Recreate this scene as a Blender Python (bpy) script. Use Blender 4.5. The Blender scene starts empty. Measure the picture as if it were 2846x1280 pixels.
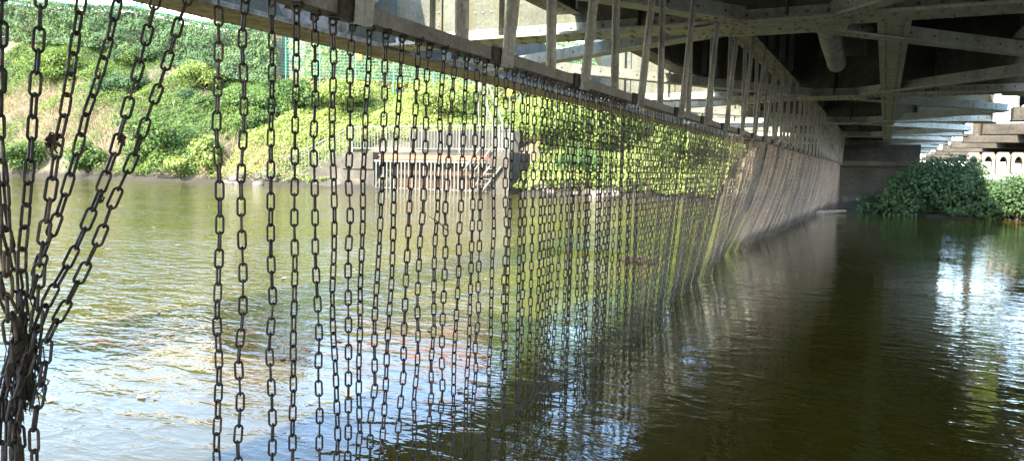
import bpy, math, random
import numpy as np
from mathutils import Vector, Matrix

R = math.radians
rng = np.random.default_rng(11)
random.seed(11)
scene = bpy.context.scene
COL = scene.collection

# ------------------------------------------------------------------ camera
W, H, F = 2846, 1280, 2055.0          # photograph's pixel frame
YAW, PITCH, ROLL, CAM_H = R(26.6), math.atan(170 / F), R(1.2), 1.08
_fw = np.array([-math.sin(YAW) * math.cos(PITCH), math.cos(YAW) * math.cos(PITCH), -math.sin(PITCH)])
_rt = np.array([math.cos(YAW), math.sin(YAW), 0.0])
_up = np.cross(_rt, _fw)
_rt, _up = _rt * math.cos(ROLL) + _up * math.sin(ROLL), _up * math.cos(ROLL) - _rt * math.sin(ROLL)
_o = np.array([0.0, 0.0, CAM_H])
cd = bpy.data.cameras.new('camera')
cd.sensor_fit = 'HORIZONTAL'; cd.sensor_width = 36.0; cd.lens = 36.0 * F / W
cd.clip_start = 0.02; cd.clip_end = 2000
cam = bpy.data.objects.new('camera', cd); COL.objects.link(cam)
cam.matrix_world = Matrix(((_rt[0], _up[0], -_fw[0], _o[0]), (_rt[1], _up[1], -_fw[1], _o[1]),
                           (_rt[2], _up[2], -_fw[2], _o[2]), (0, 0, 0, 1)))
scene.camera = cam

def unproj(x, y, axis, v):
    d = _fw + _rt * (x - W / 2) / F - _up * (y - H / 2) / F
    return _o + d * ((v - _o[axis]) / d[axis])
def atX(x, y, v): return unproj(x, y, 0, v)
def atY(x, y, v): return unproj(x, y, 1, v)
def atZ(x, y, v): return unproj(x, y, 2, v)

# ------------------------------------------------------------------ sky and sun
SUN = Vector((-0.16, -0.77, 0.62)).normalized()
world = bpy.data.worlds.new('World'); scene.world = world; world.use_nodes = True
wn = world.node_tree
for n in list(wn.nodes): wn.nodes.remove(n)
sky = wn.nodes.new('ShaderNodeTexSky'); sky.sky_type = 'NISHITA'; sky.sun_disc = False
sky.sun_elevation = math.asin(SUN.z); sky.sun_rotation = math.atan2(SUN.x, SUN.y)
sky.dust_density = 0.7
bg = wn.nodes.new('ShaderNodeBackground'); bg.inputs['Strength'].default_value = 0.15
wo = wn.nodes.new('ShaderNodeOutputWorld')
wn.links.new(sky.outputs[0], bg.inputs[0]); wn.links.new(bg.outputs[0], wo.inputs[0])
sl = bpy.data.lights.new('sun', 'SUN'); sl.energy = 2.0; sl.angle = R(0.53); sl.color = (1.0, 0.915, 0.74)
so = bpy.data.objects.new('sun', sl); COL.objects.link(so)
so.rotation_euler = (-SUN).to_track_quat('-Z', 'Y').to_euler(); so.location = (-20, -40, 40)

vs = scene.view_settings
vs.view_transform = 'Standard'; vs.look = 'None'; vs.gamma = 1.0; vs.use_curve_mapping = False
vs.exposure = 3.28
cy = scene.cycles
cy.use_denoising = True
cy.max_bounces = 10; cy.diffuse_bounces = 6; cy.glossy_bounces = 4; cy.transmission_bounces = 4
cy.sample_clamp_indirect = 8.0

# ------------------------------------------------------------------ materials
def nodes(name):
    m = bpy.data.materials.new(name); m.use_nodes = True
    nt = m.node_tree
    b = nt.nodes['Principled BSDF']
    return m, nt, b
def N(nt, t, **kw):
    n = nt.nodes.new(t)
    for k, v in kw.items():
        if k in n.inputs: n.inputs[k].default_value = v
        else: setattr(n, k, v)
    return n
def ramp(nt, stops):
    r = nt.nodes.new('ShaderNodeValToRGB')
    e = r.color_ramp.elements
    while len(e) < len(stops): e.new(0.5)
    for i, (p, c) in enumerate(stops):
        e[i].position = p; e[i].color = (*c, 1)
    return r
def mixrgb(nt, fac, a, b, mode='MIX'):
    m = nt.nodes.new('ShaderNodeMix'); m.data_type = 'RGBA'; m.blend_type = mode
    for s, v in ((m.inputs[0], fac), (m.inputs[6], a), (m.inputs[7], b)):
        if hasattr(v, 'is_output'): nt.links.new(v, s)
        elif isinstance(v, tuple): s.default_value = (*v, 1)
        else: s.default_value = v
    return m.outputs[2]
def noise(nt, scale, detail=4, rough=0.55, vec=None, dist=0.0):
    n = N(nt, 'ShaderNodeTexNoise', Scale=scale, Detail=detail, Roughness=rough, Distortion=dist)
    if vec is not None: nt.links.new(vec, n.inputs['Vector'])
    return n.outputs['Fac']
def world_pos(nt):
    return nt.nodes.new('ShaderNodeNewGeometry').outputs['Position']
def mapping(nt, vec, scale):
    m = nt.nodes.new('ShaderNodeMapping'); m.inputs['Scale'].default_value = scale
    nt.links.new(vec, m.inputs['Vector']); return m.outputs[0]
def bump(nt, bsdf, h, strength, dist):
    b = N(nt, 'ShaderNodeBump', Strength=strength, Distance=dist)
    nt.links.new(h, b.inputs['Height']); nt.links.new(b.outputs[0], bsdf.inputs['Normal']); return b

def rough_mat(name, stops, scale, roughness=0.75, bstr=0.4, bdist=0.01, fine=None, metal=0.0, streak=None, spec=0.3):
    """noise-mottled surface; streak = (colour, amount) adds vertical runs of dirt"""
    m, nt, b = nodes(name)
    p = world_pos(nt)
    f = noise(nt, scale, 6, 0.62, p)
    r = ramp(nt, stops); nt.links.new(f, r.inputs[0])
    col = r.outputs[0]
    if streak:
        f2 = noise(nt, 1.0, 5, 0.6, mapping(nt, p, (scale * 3, scale * 3, scale * 0.35)))
        rr = ramp(nt, [(0.50, (0, 0, 0)), (0.72, (streak[1],) * 3)]); nt.links.new(f2, rr.inputs[0])
        col = mixrgb(nt, rr.outputs[0], col, streak[0])
    if fine:
        f3 = noise(nt, fine, 5, 0.7, p)
        rr = ramp(nt, [(0.3, (0.62,) * 3), (0.7, (1.25,) * 3)]); nt.links.new(f3, rr.inputs[0])
        col = mixrgb(nt, 1.0, col, rr.outputs[0], 'MULTIPLY')
        bump(nt, b, f3, bstr, bdist)
    nt.links.new(col, b.inputs['Base Color'])
    b.inputs['Roughness'].default_value = roughness; b.inputs['Metallic'].default_value = metal
    b.inputs['Specular IOR Level'].default_value = spec
    return m

M = {}
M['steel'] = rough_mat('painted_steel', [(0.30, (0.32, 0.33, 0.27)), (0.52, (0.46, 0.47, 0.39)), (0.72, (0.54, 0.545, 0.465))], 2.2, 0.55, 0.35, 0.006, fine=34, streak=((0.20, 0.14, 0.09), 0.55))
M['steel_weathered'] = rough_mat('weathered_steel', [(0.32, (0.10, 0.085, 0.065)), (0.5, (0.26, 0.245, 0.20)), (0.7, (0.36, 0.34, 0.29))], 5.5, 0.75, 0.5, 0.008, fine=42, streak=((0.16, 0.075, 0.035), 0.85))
M['steel_dimmed'] = rough_mat('dimmed_steel', [(0.30, (0.07, 0.074, 0.055)), (0.52, (0.115, 0.12, 0.09)), (0.72, (0.165, 0.165, 0.125))], 2.6, 0.7, 0.35, 0.006, fine=34, streak=((0.09, 0.075, 0.02), 0.7))  # darker copy of the girder paint: weaker light on webs put into its colour
M['hanger'] = rough_mat('hanger_steel', [(0.3, (0.29, 0.28, 0.25)), (0.55, (0.45, 0.44, 0.405)), (0.75, (0.55, 0.54, 0.50))], 6, 0.6, 0.4, 0.004, fine=50, streak=((0.22, 0.15, 0.10), 0.3))
M['rail'] = rough_mat('rail_steel', [(0.3, (0.15, 0.135, 0.13)), (0.6, (0.27, 0.25, 0.245))], 9, 0.6, 0.5, 0.003, fine=80, streak=((0.14, 0.08, 0.05), 0.6))
M['deck'] = rough_mat('deck_underside', [(0.3, (0.05, 0.05, 0.042)), (0.7, (0.10, 0.098, 0.085))], 1.5, 0.9, 0.4, 0.01, fine=20)
M['rivet'] = rough_mat('rivet_steel', [(0.35, (0.15, 0.13, 0.10)), (0.6, (0.28, 0.27, 0.22))], 14, 0.65, 0.2, 0.002, fine=60)
M['pipe'] = rough_mat('pipe_zinc', [(0.3, (0.24, 0.235, 0.22)), (0.7, (0.42, 0.41, 0.39))], 4, 0.55, 0.3, 0.004, fine=30, streak=((0.14, 0.13, 0.12), 0.7))
M['concrete'] = rough_mat('concrete', [(0.3, (0.24, 0.215, 0.175)), (0.55, (0.36, 0.33, 0.28)), (0.75, (0.45, 0.42, 0.37))], 1.6, 0.9, 0.5, 0.01, fine=24, streak=((0.12, 0.11, 0.08), 0.8))
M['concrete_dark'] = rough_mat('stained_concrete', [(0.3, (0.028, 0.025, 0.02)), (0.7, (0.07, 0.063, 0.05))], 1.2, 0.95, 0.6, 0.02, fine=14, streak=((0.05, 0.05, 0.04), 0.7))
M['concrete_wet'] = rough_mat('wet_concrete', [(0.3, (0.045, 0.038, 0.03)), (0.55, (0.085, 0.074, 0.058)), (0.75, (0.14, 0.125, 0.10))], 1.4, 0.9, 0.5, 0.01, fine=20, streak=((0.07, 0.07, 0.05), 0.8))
M['brick'] = rough_mat('brick', [(0.3, (0.28, 0.12, 0.07)), (0.7, (0.42, 0.2, 0.12))], 5, 0.9, 0.4, 0.01, fine=30)
M['rusty'] = rough_mat('rusty_piling', [(0.3, (0.05, 0.03, 0.02)), (0.7, (0.15, 0.085, 0.05))], 3, 0.9, 0.4, 0.01, fine=18, streak=((0.03, 0.022, 0.018), 0.8))
M['galv'] = rough_mat('galvanised', [(0.3, (0.11, 0.11, 0.09)), (0.7, (0.18, 0.18, 0.145))], 3, 0.5, 0.1, 0.002, fine=40, metal=0.1)
M['fence'] = rough_mat('green_wire', [(0.3, (0.06, 0.24, 0.17)), (0.7, (0.09, 0.31, 0.23))], 3, 0.45)
M['render'] = rough_mat('white_render', [(0.3, (0.72, 0.71, 0.68)), (0.7, (0.82, 0.81, 0.78))], 0.8, 0.9, 0.1, 0.01, fine=9)
M['tile'] = rough_mat('clay_tile', [(0.3, (0.30, 0.11, 0.055)), (0.7, (0.46, 0.19, 0.10))], 2.5, 0.85, 0.3, 0.02, fine=12)
M['window_frame'] = rough_mat('window_frame', [(0.3, (0.62, 0.62, 0.6)), (0.7, (0.72, 0.72, 0.7))], 3, 0.5)
M['wood'] = rough_mat('bark', [(0.3, (0.06, 0.045, 0.03)), (0.7, (0.15, 0.115, 0.08))], 12, 0.9, 0.6, 0.01, fine=40)
M['driftwood'] = rough_mat('driftwood', [(0.3, (0.22, 0.18, 0.13)), (0.7, (0.42, 0.37, 0.30))], 9, 0.9, 0.5, 0.01, fine=40)
M['debris'] = rough_mat('dead_grass', [(0.3, (0.03, 0.024, 0.017)), (0.7, (0.09, 0.07, 0.05))], 30, 0.95)
M['stone'] = rough_mat('stone', [(0.3, (0.09, 0.08, 0.065)), (0.7, (0.2, 0.18, 0.15))], 3, 0.9, 0.6, 0.02, fine=18)
M['yellow'] = rough_mat('yellow_sign', [(0.3, (0.75, 0.55, 0.02)), (0.7, (0.82, 0.62, 0.03))], 2, 0.4)
M['black_print'] = rough_mat('black_print', [(0.3, (0.02, 0.02, 0.02)), (0.7, (0.03, 0.03, 0.03))], 2, 0.5)
m, nt, b = nodes('window_glass'); b.inputs['Base Color'].default_value = (0.03, 0.04, 0.05, 1); b.inputs['Roughness'].default_value = 0.05; M['glass'] = m

# rusty chain, each chain a little different
m, nt, b = nodes('chain_rust')
p = world_pos(nt)
oi = nt.nodes.new('ShaderNodeObjectInfo')
f = noise(nt, 60, 4, 0.65, p)
r = ramp(nt, [(0.30, (0.014, 0.011, 0.009)), (0.52, (0.034, 0.024, 0.019)), (0.72, (0.10, 0.07, 0.05))]); nt.links.new(f, r.inputs[0])
f2 = noise(nt, 4, 3, 0.6, p)
r2 = ramp(nt, [(0.35, (0.8, 0.8, 0.85)), (0.65, (1.35, 1.25, 1.2))]); nt.links.new(f2, r2.inputs[0])
c = mixrgb(nt, 1.0, r.outputs[0], r2.outputs[0], 'MULTIPLY')
r3 = ramp(nt, [(0.0, (0.6, 0.6, 0.62)), (0.6, (1.0, 0.98, 0.95)), (1.0, (1.9, 1.55, 1.3))]); nt.links.new(oi.outputs['Random'], r3.inputs[0])
c = mixrgb(nt, 1.0, c, r3.outputs[0], 'MULTIPLY')
sz = nt.nodes.new('ShaderNodeSeparateXYZ'); nt.links.new(p, sz.inputs[0])
tl = N(nt, 'ShaderNodeMapRange'); nt.links.new(sz.outputs['Z'], tl.inputs['Value']); tl.inputs['From Min'].default_value = 0.24; tl.inputs['From Max'].default_value = 0.10; tl.inputs['To Max'].default_value = 0.75
c = mixrgb(nt, tl.outputs[0], c, (0.022, 0.018, 0.012))
nt.links.new(c, b.inputs['Base Color']); b.inputs['Roughness'].default_value = 0.6; b.inputs['Metallic'].default_value = 0.15
bump(nt, b, noise(nt, 260, 3, 0.6, p), 0.5, 0.001)
M['chain'] = m

for key, cols in (('chain_mid', ((0.06, 0.048, 0.04), (0.125, 0.103, 0.086), (0.22, 0.185, 0.155))), ('chain_far_lit', ((0.16, 0.138, 0.117), (0.285, 0.252, 0.217), (0.43, 0.385, 0.335)))):  # paler chain copies: brighter look of the farther curtain's light put into colour
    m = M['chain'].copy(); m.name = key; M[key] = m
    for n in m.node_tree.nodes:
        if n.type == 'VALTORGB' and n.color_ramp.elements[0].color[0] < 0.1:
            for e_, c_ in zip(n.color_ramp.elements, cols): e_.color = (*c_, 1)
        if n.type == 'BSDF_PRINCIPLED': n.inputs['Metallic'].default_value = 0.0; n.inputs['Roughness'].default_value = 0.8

def leaf_mat(name, stops, trans=0.35):
    m, nt, b = nodes(name)
    a = nt.nodes.new('ShaderNodeAttribute'); a.attribute_name = 'tint'
    r = ramp(nt, stops); nt.links.new(a.outputs['Fac'], r.inputs[0])
    nt.links.new(r.outputs[0], b.inputs['Base Color'])
    b.inputs['Roughness'].default_value = 0.55; b.inputs['Specular IOR Level'].default_value = 0.25
    t = nt.nodes.new('ShaderNodeBsdfTranslucent')
    tc = mixrgb(nt, 1.0, r.outputs[0], (1.25, 1.3, 0.55), 'MULTIPLY'); nt.links.new(tc, t.inputs[0])
    ms = nt.nodes.new('ShaderNodeMixShader'); ms.inputs[0].default_value = trans
    nt.links.new(b.outputs[0], ms.inputs[1]); nt.links.new(t.outputs[0], ms.inputs[2])
    nt.links.new(ms.outputs[0], nt.nodes['Material Output'].inputs[0])
    return m
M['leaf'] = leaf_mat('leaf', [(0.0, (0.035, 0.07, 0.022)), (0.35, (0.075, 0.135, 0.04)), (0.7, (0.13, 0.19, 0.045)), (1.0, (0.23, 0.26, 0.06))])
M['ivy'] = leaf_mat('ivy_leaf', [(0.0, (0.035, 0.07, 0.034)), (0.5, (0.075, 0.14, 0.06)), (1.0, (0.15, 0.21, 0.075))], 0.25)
M['dry'] = leaf_mat('dry_stalk', [(0.0, (0.22, 0.15, 0.09)), (0.5, (0.36, 0.26, 0.17)), (1.0, (0.48, 0.36, 0.25))], 0.2)
M['lime'] = leaf_mat('lime_leaf', [(0.0, (0.11, 0.17, 0.045)), (0.5, (0.23, 0.285, 0.085)), (1.0, (0.39, 0.40, 0.15))], 0.4)

# ground
m, nt, b = nodes('bank_soil')
p = world_pos(nt)
f = noise(nt, 0.7, 6, 0.6, p)
r = ramp(nt, [(0.34, (0.045, 0.06, 0.025)), (0.48, (0.10, 0.085, 0.05)), (0.62, (0.20, 0.15, 0.10)), (0.75, (0.07, 0.085, 0.035))]); nt.links.new(f, r.inputs[0])
sz = nt.nodes.new('ShaderNodeSeparateXYZ'); nt.links.new(p, sz.inputs[0])
wet = N(nt, 'ShaderNodeMapRange'); nt.links.new(sz.outputs['Z'], wet.inputs['Value']); wet.inputs['From Min'].default_value = 0.55; wet.inputs['From Max'].default_value = 0.15
nt.links.new(mixrgb(nt, wet.outputs[0], r.outputs[0], (0.03, 0.026, 0.018)), b.inputs['Base Color']); b.inputs['Roughness'].default_value = 0.95
bump(nt, b, noise(nt, 5, 6, 0.7, p), 0.8, 0.08); M['soil'] = m

M['mud'] = rough_mat('dark_mud', [(0.3, (0.035, 0.03, 0.022)), (0.7, (0.075, 0.062, 0.045))], 2.0, 0.9, 0.5, 0.02, fine=12)
# river water: turbid olive body, rippled mirror surface; rougher below the chains
m, nt, b = nodes('river_water')
p = world_pos(nt)
f = noise(nt, 0.25, 3, 0.5, p)
r = ramp(nt, [(0.3, (0.050, 0.042, 0.006)), (0.7, (0.068, 0.058, 0.008))]); nt.links.new(f, r.inputs[0])
nt.links.new(r.outputs[0], b.inputs['Base Color'])
b.inputs['Roughness'].default_value = 0.04; b.inputs['IOR'].default_value = 1.333
b.inputs['Specular IOR Level'].default_value = 0.5
sep = nt.nodes.new('ShaderNodeSeparateXYZ'); nt.links.new(p, sep.inputs[0])
mr = N(nt, 'ShaderNodeMapRange'); nt.links.new(sep.outputs['X'], mr.inputs['Value'])
mr.inputs['From Min'].default_value = -1.0; mr.inputs['From Max'].default_value = -7.0
mr.inputs['To Min'].default_value = 0.11; mr.inputs['To Max'].default_value = 0.46
wA = noise(nt, 1.0, 2, 0.5, mapping(nt, p, (0.9, 1.7, 1)), 0.6)
wB = noise(nt, 1.0, 3, 0.55, mapping(nt, p, (4.0, 7.5, 1)), 0.4)
wC = noise(nt, 1.0, 2, 0.5, mapping(nt, p, (13, 22, 1)))
def mth(op, a, bb):
    n = nt.nodes.new('ShaderNodeMath'); n.operation = op
    for s, v in ((n.inputs[0], a), (n.inputs[1], bb)):
        if hasattr(v, 'is_output'): nt.links.new(v, s)
        else: s.default_value = v
    return n.outputs[0]
hgt = mth('ADD', mth('MULTIPLY', wA, 0.16), mth('ADD', mth('MULTIPLY', mth('POWER', wB, 3.2), 1.5), mth('MULTIPLY', mth('POWER', wC, 2.5), 0.22)))
pat = ramp(nt, [(0.35, (0.5,) * 3), (0.62, (2.1,) * 3)]); nt.links.new(noise(nt, 1.0, 3, 0.55, mapping(nt, p, (0.22, 0.5, 1))), pat.inputs[0])
hgt = mth('MULTIPLY', mth('MULTIPLY', hgt, mr.outputs[0]), pat.outputs[0])
bump(nt, b, hgt, 1.0, 0.028)
M['water'] = m

# ------------------------------------------------------------------ mesh helpers
class MB:
    def __init__(s): s.v = []; s.f = []
    def add(s, vs_, fs):
        o = len(s.v); s.v.extend([tuple(map(float, q)) for q in vs_]); s.f.extend([tuple(i + o for i in q) for q in fs]); return s
    def box(s, x0, x1, y0, y1, z0, z1):
        x0, x1 = sorted((x0, x1)); y0, y1 = sorted((y0, y1)); z0, z1 = sorted((z0, z1))
        return s.add([(x0, y0, z0), (x1, y0, z0), (x1, y1, z0), (x0, y1, z0), (x0, y0, z1), (x1, y0, z1), (x1, y1, z1), (x0, y1, z1)],
                     [(0, 3, 2, 1), (4, 5, 6, 7), (0, 1, 5, 4), (1, 2, 6, 5), (2, 3, 7, 6), (3, 0, 4, 7)])
    def bar(s, a, b_, w, h, up=(0, 0, 1), off=(0, 0)):
        """box from a to b, w across, h along up; off shifts (across, up)"""
        a = Vector(a); b_ = Vector(b_); d = (b_ - a).normalized(); up = Vector(up)
        sd = d.cross(up).normalized(); u = sd.cross(d).normalized()
        a = a + sd * off[0] + u * off[1]; b_ = b_ + sd * off[0] + u * off[1]
        sd = sd * (w / 2); u = u * (h / 2)
        return s.add([a - sd - u, a + sd - u, a + sd + u, a - sd + u, b_ - sd - u, b_ + sd - u, b_ + sd + u, b_ - sd + u],
                     [(0, 1, 2, 3), (7, 6, 5, 4), (0, 4, 5, 1), (1, 5, 6, 2), (2, 6, 7, 3), (3, 7, 4, 0)])
    def tube(s, pts, r, n=8, cap=True):
        pts = [Vector(q) for q in pts]; rs = r if isinstance(r, (list, tuple)) else [r] * len(pts)
        o = len(s.v); ref = Vector((0.13, 0.31, 0.94))
        for i, q in enumerate(pts):
            d = (pts[min(i + 1, len(pts) - 1)] - pts[max(i - 1, 0)])
            d = d.normalized() if d.length > 1e-9 else Vector((0, 0, 1))
            if abs(d.dot(ref)) > 0.95: ref = Vector((0.94, 0.1, 0.31))
            u = d.cross(ref).normalized(); w = d.cross(u)
            for k in range(n):
                a = 2 * math.pi * k / n
                s.v.append(tuple(q + (u * math.cos(a) + w * math.sin(a)) * rs[i]))
        for i in range(len(pts) - 1):
            for k in range(n):
                k2 = (k + 1) % n
                s.f.append((o + i * n + k, o + i * n + k2, o + (i + 1) * n + k2, o + (i + 1) * n + k))
        if cap:
            s.f.append(tuple(o + k for k in range(n))[::-1]); e = o + (len(pts) - 1) * n
            s.f.append(tuple(e + k for k in range(n)))
        return s
    def prism(s, poly, d):
        """extrude polygon (3D points) by vector d"""
        n = len(poly); d = Vector(d)
        pv = [Vector(q) for q in poly]
        return s.add(pv + [q + d for q in pv], [tuple(range(n))[::-1], tuple(range(n, 2 * n))] + [(i, (i + 1) % n, n + (i + 1) % n, n + i) for i in range(n)])
    def rivet(s, p, nrm, r=0.017):
        p = Vector(p); nrm = Vector(nrm).normalized(); t = nrm.orthogonal().normalized(); w = nrm.cross(t); o = len(s.v)
        for rr, hh in ((1.0, -0.05), (0.72, 0.55)):
            for k in range(6):
                a = math.pi * k / 3
                s.v.append(tuple(p + (t * math.cos(a) + w * math.sin(a)) * r * rr + nrm * r * hh))
        s.v.append(tuple(p + nrm * r * 0.8))
        for k in range(6):
            k2 = (k + 1) % 6
            s.f.append((o + k, o + k2, o + 6 + k2, o + 6 + k)); s.f.append((o + 6 + k, o + 6 + k2, o + 12))
        return s
    def mesh(s, name, mat, smooth=False):
        me = bpy.data.meshes.new(name); me.from_pydata(s.v, [], s.f); me.materials.append(mat)
        if smooth: me.polygons.foreach_set('use_smooth', [True] * len(me.polygons))
        me.update(); return me
    def build(s, name, mat, parent=None, smooth=False, **tags):
        return link(name, s.mesh(name, mat, smooth), parent, **tags)

def link(name, data, parent=None, **tags):
    o = bpy.data.objects.new(name, data); COL.objects.link(o)
    if parent is not None: o.parent = parent
    for k, v in tags.items():
        if v is not None: o[k] = v
    return o
def empty(name, label, cat, group=None, loc=(0, 0, 0)):
    o = link(name, None, None, label=label, category=cat, group=group); o.empty_display_size = 0.2
    o.location = loc; return o
def np_mesh(name, verts, quads, mat, tint=None, smooth=False):
    me = bpy.data.meshes.new(name); nv, nf = len(verts), len(quads); k = quads.shape[1]
    me.vertices.add(nv); me.vertices.foreach_set('co', np.ascontiguousarray(verts, np.float32).ravel())
    me.loops.add(nf * k); me.loops.foreach_set('vertex_index', np.ascontiguousarray(quads, np.int32).ravel())
    me.polygons.add(nf); me.polygons.foreach_set('loop_start', np.arange(0, nf * k, k, dtype=np.int32))
    if smooth: me.polygons.foreach_set('use_smooth', np.ones(nf, bool))
    if tint is not None:
        a = me.attributes.new('tint', 'FLOAT', 'POINT'); a.data.foreach_set('value', np.ascontiguousarray(tint, np.float32))
    me.materials.append(mat); me.update(calc_edges=True); me.validate(); return me

def leaves(name, pos, nrm, size, mat, tint, spread=0.7, aspect=0.8, fold=0.25):
    """one folded four-cornered leaf at each point"""
    n = len(pos)
    nr = nrm + rng.normal(0, spread, (n, 3)); nr /= np.linalg.norm(nr, axis=1)[:, None] + 1e-9
    t = rng.normal(0, 1, (n, 3)); t[:, 2] -= 0.5
    t -= nr * np.sum(t * nr, axis=1)[:, None]; t /= np.linalg.norm(t, axis=1)[:, None] + 1e-9
    b_ = np.cross(nr, t); s = np.asarray(size).reshape(-1, 1) * np.ones((n, 1))
    v = np.empty((n, 4, 3))
    v[:, 0] = pos - t * s * 0.5; v[:, 2] = pos + t * s * 0.5
    v[:, 1] = pos + b_ * s * aspect * 0.5 + nr * s * fold - t * s * 0.12
    v[:, 3] = pos - b_ * s * aspect * 0.5 + nr * s * fold - t * s * 0.12
    q = np.arange(n * 4).reshape(n, 4)
    return np_mesh(name, v.reshape(-1, 3), q, mat, np.repeat(np.clip(tint, 0, 1), 4))

_lat = rng.random((64, 64, 64))
def vnoise(p, sc):
    """smooth value noise 0..1 at points p (n,3)"""
    q = np.asarray(p) * sc + 100.0; i = np.floor(q).astype(int); f = q - i; f = f * f * (3 - 2 * f)
    r_ = 0
    for dx in (0, 1):
        for dy in (0, 1):
            for dz in (0, 1):
                w = (f[:, 0] if dx else 1 - f[:, 0]) * (f[:, 1] if dy else 1 - f[:, 1]) * (f[:, 2] if dz else 1 - f[:, 2])
                r_ = r_ + w * _lat[(i[:, 0] + dx) % 64, (i[:, 1] + dy) % 64, (i[:, 2] + dz) % 64]
    return r_

# ================================================================== SETTING
# ------------------------------------------------------------------ river and ground
wm = MB(); wm.add([(-400, -1.2, 0), (400, -1.2, 0), (400, 70, 0), (-400, 70, 0)], [(0, 1, 2, 3)])
wm.build('river', M['water'], kind='structure', label='murky olive river with small ripples under the bridge', category='river')

FX = [-130, -75, -50.7, -42.7, -33.8, -28.9, -20, -12, -7.5, -5.6, -4.4, 0, 60, 200]
FZ = [14, 12.6, 10.0, 7.9, 6.7, 6.4, 5.7, 5.0, 4.2, 3.4, 1.2, 0.7, 0.7, 0.7]
def shore(x):      # waterline of the far bank
    x = np.asarray(x, float)
    return np.interp(x, [-130, -60, -30, -22, -15, -1.4, -0.3, 0.8, 3, 8, 60], [28.2, 28.2, 28.4, 28.6, 28.0, 28.2, 27.0, 23.5, 23.1, 22.6, 18.0]) + 0.25 * np.sin(x * 0.9) + 0.15 * np.sin(x * 2.3 + 1)
def bank_z(x, y):
    x = np.asarray(x, float); y = np.asarray(y, float)
    top = np.interp(x, FX, FZ) - np.where(x < -8, 0.6, 0.0); s0 = shore(x); run = np.interp(x, [-5.6, -4.4], [9.5, 3.5])
    t = (y - s0) / run
    tt = np.clip(t, 0, 1)
    prof = np.where(x > -5.0, tt, 0.05 * np.clip(tt * 14, 0, 1) + 0.95 * tt ** 0.95)
    z = top * prof + np.where(t > 1, (y - s0 - run) * 0.12 * np.clip((-x - 6) / 4, 0, 1) * np.exp(-np.maximum(y - s0 - run, 0) / 60), 0)
    z = np.where(t < 0, t * 2.2, z)
    return np.where((x > -21.0) & (x < -13.9) & (y < 31.6), np.minimum(z, -0.6), z)
gx = np.unique(np.concatenate([np.linspace(-130, -62, 40), np.linspace(-62, 6, 170), np.linspace(6, 60, 40), np.linspace(60, 400, 12), np.linspace(-500, -130, 12)]))
gy = np.unique(np.concatenate([np.linspace(16, 24, 20), np.linspace(24, 40, 64), np.linspace(40, 90, 30), np.linspace(90, 700, 10)]))
GX, GY = np.meshgrid(gx, gy, indexing='ij')
P0 = np.stack([GX.ravel(), GY.ravel(), np.zeros(GX.size)], 1)
GZ = bank_z(GX, GY).ravel() + (vnoise(P0, 0.9) - 0.5) * 0.35 * (GY.ravel() > shore(GX.ravel()) + 0.3) + (vnoise(P0, 2.7) - 0.5) * 0.12
idx = np.arange(GX.size).reshape(GX.shape)
quads = np.stack([idx[:-1, :-1], idx[1:, :-1], idx[1:, 1:], idx[:-1, 1:]], -1).reshape(-1, 4)
link('far_bank', np_mesh('far_bank', np.column_stack([P0[:, 0], P0[:, 1], GZ]), quads, M['soil'], smooth=True), kind='structure', label='steep earth bank on the far side of the river', category='bank')
nb = MB()
xs_ = np.linspace(-60, 40, 60)
for i in range(59):
    for (ya, za), (yb, zb) in (((-300, 6), (-40, 3.0)), ((-40, 3.0), (-8, 1.1)), ((-8, 1.1), (-3, 0.25)), ((-3, 0.25), (0.15, 0.06)), ((0.15, 0.06), (0.30, -0.6))):  # unseen rise behind the camera, its height shaped for light under the bridge
        nb.add([(xs_[i], ya, za), (xs_[i + 1], ya, za), (xs_[i + 1], yb, zb), (xs_[i], yb, zb)], [(0, 1, 2, 3)])
nb.build('near_bank', M['mud'], kind='structure', label='low muddy bank on the near side of the river', category='bank')

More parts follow.
